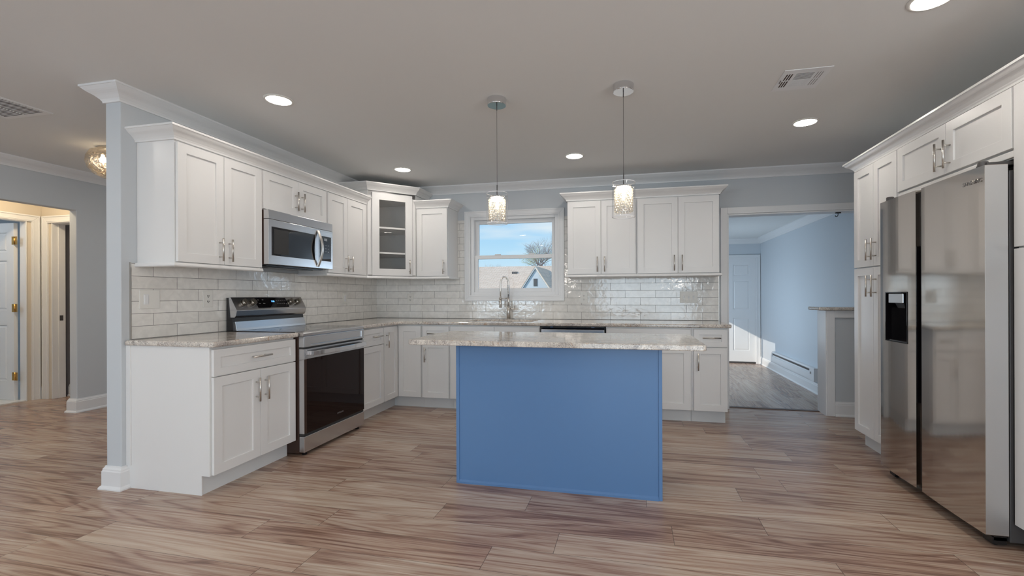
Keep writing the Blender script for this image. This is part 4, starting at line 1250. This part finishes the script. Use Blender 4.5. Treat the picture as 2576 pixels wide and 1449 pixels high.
# flush hall lamp of mercury glass
r = thing('flush_ceiling_lamp', 'round crackled mercury-glass ceiling lamp in the hall, half behind the wall end', 'ceiling lamp', (-1.33, -1.95, CZ))
MB().cyl((0, 0, -0.03), (0, 0, -0.0005), 0.10, seg=32).build('canopy', 'nickel', r, 0.003)
MB().lathe([(0.10, -0.012), (0.145, -0.035), (0.172, -0.085), (0.176, -0.13), (0.162, -0.18), (0.125, -0.226), (0.07, -0.256), (0.001, -0.265)], seg=40).build('glass_bowl', 'mercury', r)
for a_ in (0.6, 2.7, 4.8):
    MB().lathe([(0.001, -0.03), (0.018, -0.018), (0.022, 0.0), (0.014, 0.025), (0.010, 0.045)], (math.cos(a_) * 0.08, math.sin(a_) * 0.08, -0.12), 12, cap=True).build('bulb', 'hallbulb', r)
# simple lamp on the little-hall ceiling and in the bathroom, out of sight
for nm, loc, lab in (('ceiling_dome_lamp', (-3.05, -1.75, CZ), 'small warm dome lamp on the ceiling of the little hall'),
                     ('ceiling_dome_lamp', (-4.5, -2.2, CZ), 'small dome lamp on the bathroom ceiling')):
    r = thing(nm, lab, 'ceiling lamp', loc)
    MB().lathe([(0.11, -0.0005), (0.11, -0.02), (0.10, -0.05), (0.06, -0.075), (0.001, -0.082)], seg=28, cap=False).build('shade', M['warm'] if loc[0] > -4 else emit('bath_lamp', (0.8, 0.9, 1.0), 40.0), r)

# ------------------------------------------------------------------ ceiling registers
r = thing('ceiling_vent', 'white square multi-directional ceiling register above the island, right side', 'vent', (4.022, -2.030, CZ))
VW, VH = 0.125, 0.135
cells = []
pl = MB()
holes = []
for sy in (0, 1):
    y0 = -0.085 + sy * 0.090
    y1 = y0 + 0.080
    for k in range(3):
        holes.append(rect(-0.100 + k * 0.0135, -0.092 + k * 0.0135, y0, y1))
        holes.append(rect(0.064 + k * 0.0135, 0.0675 + k * 0.0135, y0, y1))
    for k in range(8):
        holes.append(rect(-0.048, 0.048, y0 + k * 0.0100, y0 + k * 0.0100 + (0.0068 if sy == 0 else 0.0030)))
pl.prism(rect(-VW, VW, -VH, VH), holes, -0.0042, -0.0030, 'xy')
pl.prism(rect(-VW, VW, -VH, VH), [rect(-VW + 0.006, VW - 0.006, -VH + 0.006, VH - 0.006)], -0.0030, -0.0005, 'xy')
pl.build('face_plate', 'trim', r)
MB().box(-VW + 0.01, VW - 0.01, -VH + 0.01, VH - 0.01, -0.002, -0.0005).build('duct_opening', 'ventdark', r)
MB().box(-VW + 0.012, -VW + 0.0145, -0.018, 0.018, -0.010, -0.0055).build('damper_lever', 'darkgrey', r)

r = thing('return_air_grille', 'long slatted white return-air grille on the hall ceiling at left', 'vent', (-1.09, -2.98, CZ))
GW, GH = 0.215, 0.345
holes = []
for half in (0, 1):
    x0 = -0.185 + half * 0.19
    for k in range(38):
        y0 = -0.315 + k * 0.0166
        holes.append(rect(x0, x0 + 0.18, y0, y0 + 0.0095))
MB().prism(rect(-GW, GW, -GH, GH), holes, -0.0048, -0.0034, 'xy').prism(rect(-GW, GW, -GH, GH), [rect(-GW + 0.008, GW - 0.008, -GH + 0.008, GH - 0.008)], -0.0034, -0.0005, 'xy').build('slatted_face', 'trim', r)
MB().box(-GW + 0.01, GW - 0.01, -GH + 0.01, GH - 0.01, -0.002, -0.0005).build('duct_opening', 'ventdark', r)

# ------------------------------------------------------------------ outlets and switches (local x right, -y out)
def plate(label, loc, rotz, gangs, cat='outlet'):
    w_ = 0.078 + 0.048 * (len(gangs) - 1)
    r = thing('wall_outlet' if cat == 'outlet' else 'switch_plate', label, cat, loc, rotz)
    MB().box(-w_ / 2, w_ / 2, -0.006, 0.0, -0.060, 0.060).build('cover_plate', 'plate', r, 0.002)
    for i, g in enumerate(gangs):
        x = (i - (len(gangs) - 1) / 2) * 0.048
        if g == 'outlet':
            for s in (-1, 1):
                so = MB().lathe([(0.001, -0.0015), (0.0145, -0.0015), (0.016, 0.0)], seg=20, T=Matrix.Translation((x, -0.006, s * 0.020)) @ Matrix.Rotation(-PI / 2, 4, 'X') @ Matrix.Rotation(PI, 4, 'X')).build('receptacle', 'plate', r)
                MB().box(x - 0.007, x - 0.005, -0.0085, -0.006, s * 0.020 - 0.003, s * 0.020 + 0.007).box(x + 0.005, x + 0.007, -0.0085, -0.006, s * 0.020 - 0.003, s * 0.020 + 0.006) \
                    .cyl((x, -0.0085, s * 0.020 - 0.008), (x, -0.006, s * 0.020 - 0.008), 0.0025, seg=8).build('slot', 'slot', so)
        elif g == 'rocker':
            MB().box(x - 0.016, x + 0.016, -0.008, -0.006, -0.033, 0.033).build('rocker_frame', 'trim', r, 0.001)
            MB().box(x - 0.011, x + 0.011, -0.011, -0.008, -0.028, 0.028).build('rocker', 'trim', r, 0.001)
        elif g == 'toggle':
            MB().box(x - 0.004, x + 0.004, -0.016, -0.006, -0.002, 0.012).box(x - 0.008, x + 0.008, -0.0075, -0.006, -0.016, 0.016).build('toggle', 'trim', r, 0.001)
    return r
plate('double cover plate with one rocker switch near the wall end left of the range', (0.009, -2.675, 1.158), LR, ['rocker', 'blank'], 'switch')
plate('duplex outlet on the tiles just left of the range', (0.009, -2.265, 1.158), LR, ['outlet'])
plate('single rocker plate on the left wall tiles between range and corner', (0.009, -0.640, 1.150), LR, ['rocker'], 'switch')
plate('duplex outlet on the back wall tiles below the glass-door cabinet', (0.457, -0.009, 1.145), 0, ['outlet'])
plate('duplex outlet on the back wall tiles just right of the window', (2.528, -0.009, 1.150), 0, ['outlet'])
plate('triple toggle switch plate on the back wall tiles near the opening', (3.622, -0.009, 1.152), 0, ['toggle', 'toggle', 'toggle'], 'switch')

# ------------------------------------------------------------------ sunroom heater and hook
r = thing('baseboard_heater', 'long white electric baseboard heater on the right wall of the sunroom', 'heater', (SX, 2.665, 0.0))
HL = 0.955
MB().prism([(0.0, 0.012), (-0.062, 0.012), (-0.066, 0.03), (-0.066, 0.105), (-0.050, 0.112), (-0.050, 0.128), (-0.03, 0.128), (-0.03, 0.150), (-0.055, 0.156), (-0.062, 0.166), (-0.055, 0.186), (0.0, 0.186)],
           [], -HL + 0.16, HL - 0.05, 'xz').build('housing', 'trim', r)
MB().box(-0.068, 0, -HL, -HL + 0.16, 0.010, 0.188).box(-0.068, 0, HL - 0.05, HL, 0.010, 0.188).build('end_cover', 'trim', r, 0.003)
MB().box(-0.049, -0.031, -HL + 0.16, HL - 0.05, 0.126, 0.151).build('heating_element', 'darkgrey', r)
MB().cyl((-0.066, -HL + 0.11, 0.12), (-0.085, -HL + 0.11, 0.12), 0.016, seg=18).build('thermostat_knob', 'trim', r)
tag(MB().tube([(5.045, 0.06, 1.989), (5.045, 0.06, 1.962), (5.036, 0.06, 1.948), (5.022, 0.06, 1.952), (5.020, 0.06, 1.962)], 0.0035, 8)
    .box(5.022, 5.068, 0.050, 0.070, 1.980, 1.989).build('ceiling_hook', 'bronze'), 'small dark metal hook under the head of the wide opening', 'hook')

# ------------------------------------------------------------------ outside
struct(MB().box(-60, 60, 0.8, 90, -1.3, -1.2).build('ground', 'lawn'))
# neighbour's house: long ridge parallel to the window, front gable
r = thing('neighbour_house', 'tan-shingled neighbouring house with a pale front gable, seen through the window', 'house', (-7.05, 27.0, -1.2))
EZ, RZ_, EY, RY = 2.35, 4.74, 0.0, 5.2      # eave and ridge heights above ground, local y
ra = math.atan2(RZ_ - EZ, RY - EY)
def roof_plane(name, flip):
    ln = math.hypot(RZ_ - EZ, RY - EY) + 0.4
    o = MB().box(-9.0, 9.5, -0.4, ln - 0.4, 0.0, 0.10).build(name, 'shingle', r)
    if not flip:
        o.location = (0, EY, EZ); o.rotation_euler = (ra, 0, 0)
    else:
        o.location = (0, 2 * RY - EY, EZ); o.rotation_euler = (ra, 0, PI)
    return o
rf = roof_plane('roof_front', False)
roof_plane('roof_rear', True)
MB().box(-8.7, 9.2, 0.2, 2 * RY - 0.2, 0.0, EZ).build('wall', 'siding', r)
GXC, GHW, GH_ = 3.45, 1.30, 2.0
yf = -0.6
gz = 4.27
MB().prism([(GXC - GHW, 0), (GXC + GHW, 0), (GXC + GHW, gz - GH_), (GXC, gz - 0.05), (GXC - GHW, gz - GH_)], [], yf, 3.5, 'xz').build('gable', 'siding', r)
gb = MB()
for s in (-1, 1):
    a = Vector((GXC, gz)); b_ = Vector((GXC + s * (GHW + 0.25), gz - (GHW + 0.25) * (GH_ - 0.05) / GHW))
    n_ = Vector((0.0, 0.13))
    q = [a, b_, b_ + n_, a + n_]
    gb.hexa([(p.x, yf - 0.12, p.y) for p in q] + [(p.x, yf + 0.02, p.y) for p in q])
gb.build('fascia', 'fascia', r)
gr = MB()
for s in (-1, 1):
    a = Vector((GXC, gz + 0.13)); b_ = Vector((GXC + s * (GHW + 0.3), gz + 0.13 - (GHW + 0.3) * (GH_ - 0.05) / GHW))
    q = [a, b_, b_ + Vector((0, 0.06)), a + Vector((0, 0.06))]
    gr.hexa([(p.x, yf - 0.15, p.y) for p in q] + [(p.x, 4.2, p.y) for p in q])
gr.build('gable_roof', 'shingle', r)
MB().box(GXC - 0.14, GXC + 0.14, yf - 0.03, yf, gz - 1.25, gz - 0.72).build('gable_vent', 'darkgrey', r)
MB().box(0.6, 1.0, 3.6, 4.0, EZ + 1.3, EZ + 1.95).build('roof_vent', 'darkgrey', r)

def tree(label, loc, height, seed, density=1.0, buds=False, name='bare_tree'):
    rnd = random.Random(seed)
    r = thing(name, label, 'tree', loc)
    mb = MB(); bd = MB()
    def branch(p, d, ln, rad, lvl):
        steps = 3
        q = p.copy()
        pts = [q.copy()]
        for i in range(steps):
            d = (d + Vector((rnd.uniform(-1, 1), rnd.uniform(-1, 1), rnd.uniform(-0.3, 0.9))) * 0.16).normalized()
            q = q + d * ln / steps
            pts.append(q.copy())
        mb.tube(pts, rad, 3 if lvl > 2 else 6, radii=[rad * (1 - 0.4 * i / steps) for i in range(steps + 1)])
        if lvl >= 6:
            if buds:
                for _ in range(3):
                    c = q + Vector((rnd.gauss(0, .16), rnd.gauss(0, .16), rnd.gauss(0, .16)))
                    s = rnd.uniform(0.015, 0.035)
                    bd.hexa([c + Vector(v) * s for v in ((-1, -1, 0), (1, -1, 0), (1, 1, 0), (-1, 1, 0), (-.3, -.3, 1.2), (.3, -.3, 1.2), (.3, .3, 1.2), (-.3, .3, 1.2))])
            return
        k = 3 if lvl != 2 else 4
        for i in range(k):
            a = rnd.uniform(0, 2 * PI)
            s = rnd.uniform(0.45, 0.85)
            side = Vector((math.cos(a), math.sin(a), 0))
            nd = (d + side * s).normalized()
            branch(pts[-1] if i else pts[-1 - (lvl > 1)], nd, ln * rnd.uniform(0.62, 0.82), rad * 0.56, lvl + 1)
    branch(Vector((0, 0, 0)), Vector((0.03, 0, 1)), height * 0.30, height * 0.015, 0)
    mb.build('branches', 'bark', r, recalc=False)
    if buds:
        bd.build('young_leaves', 'bud', r, recalc=False)
    else:
        bd.bm.free()
    return r
tree('large bare tree rising behind the ridge of the neighbouring house', (-9.9, 56.0, -1.2), 12.0, 3)
tree('yellow-green budding tree at the right edge of the window view', (-3.4, 43.0, -1.2), 8.6, 11, buds=True, name='budding_tree')
tree('small bare tree low on the horizon at the left of the window view', (-13.3, 46.0, -1.2), 6.6, 21)
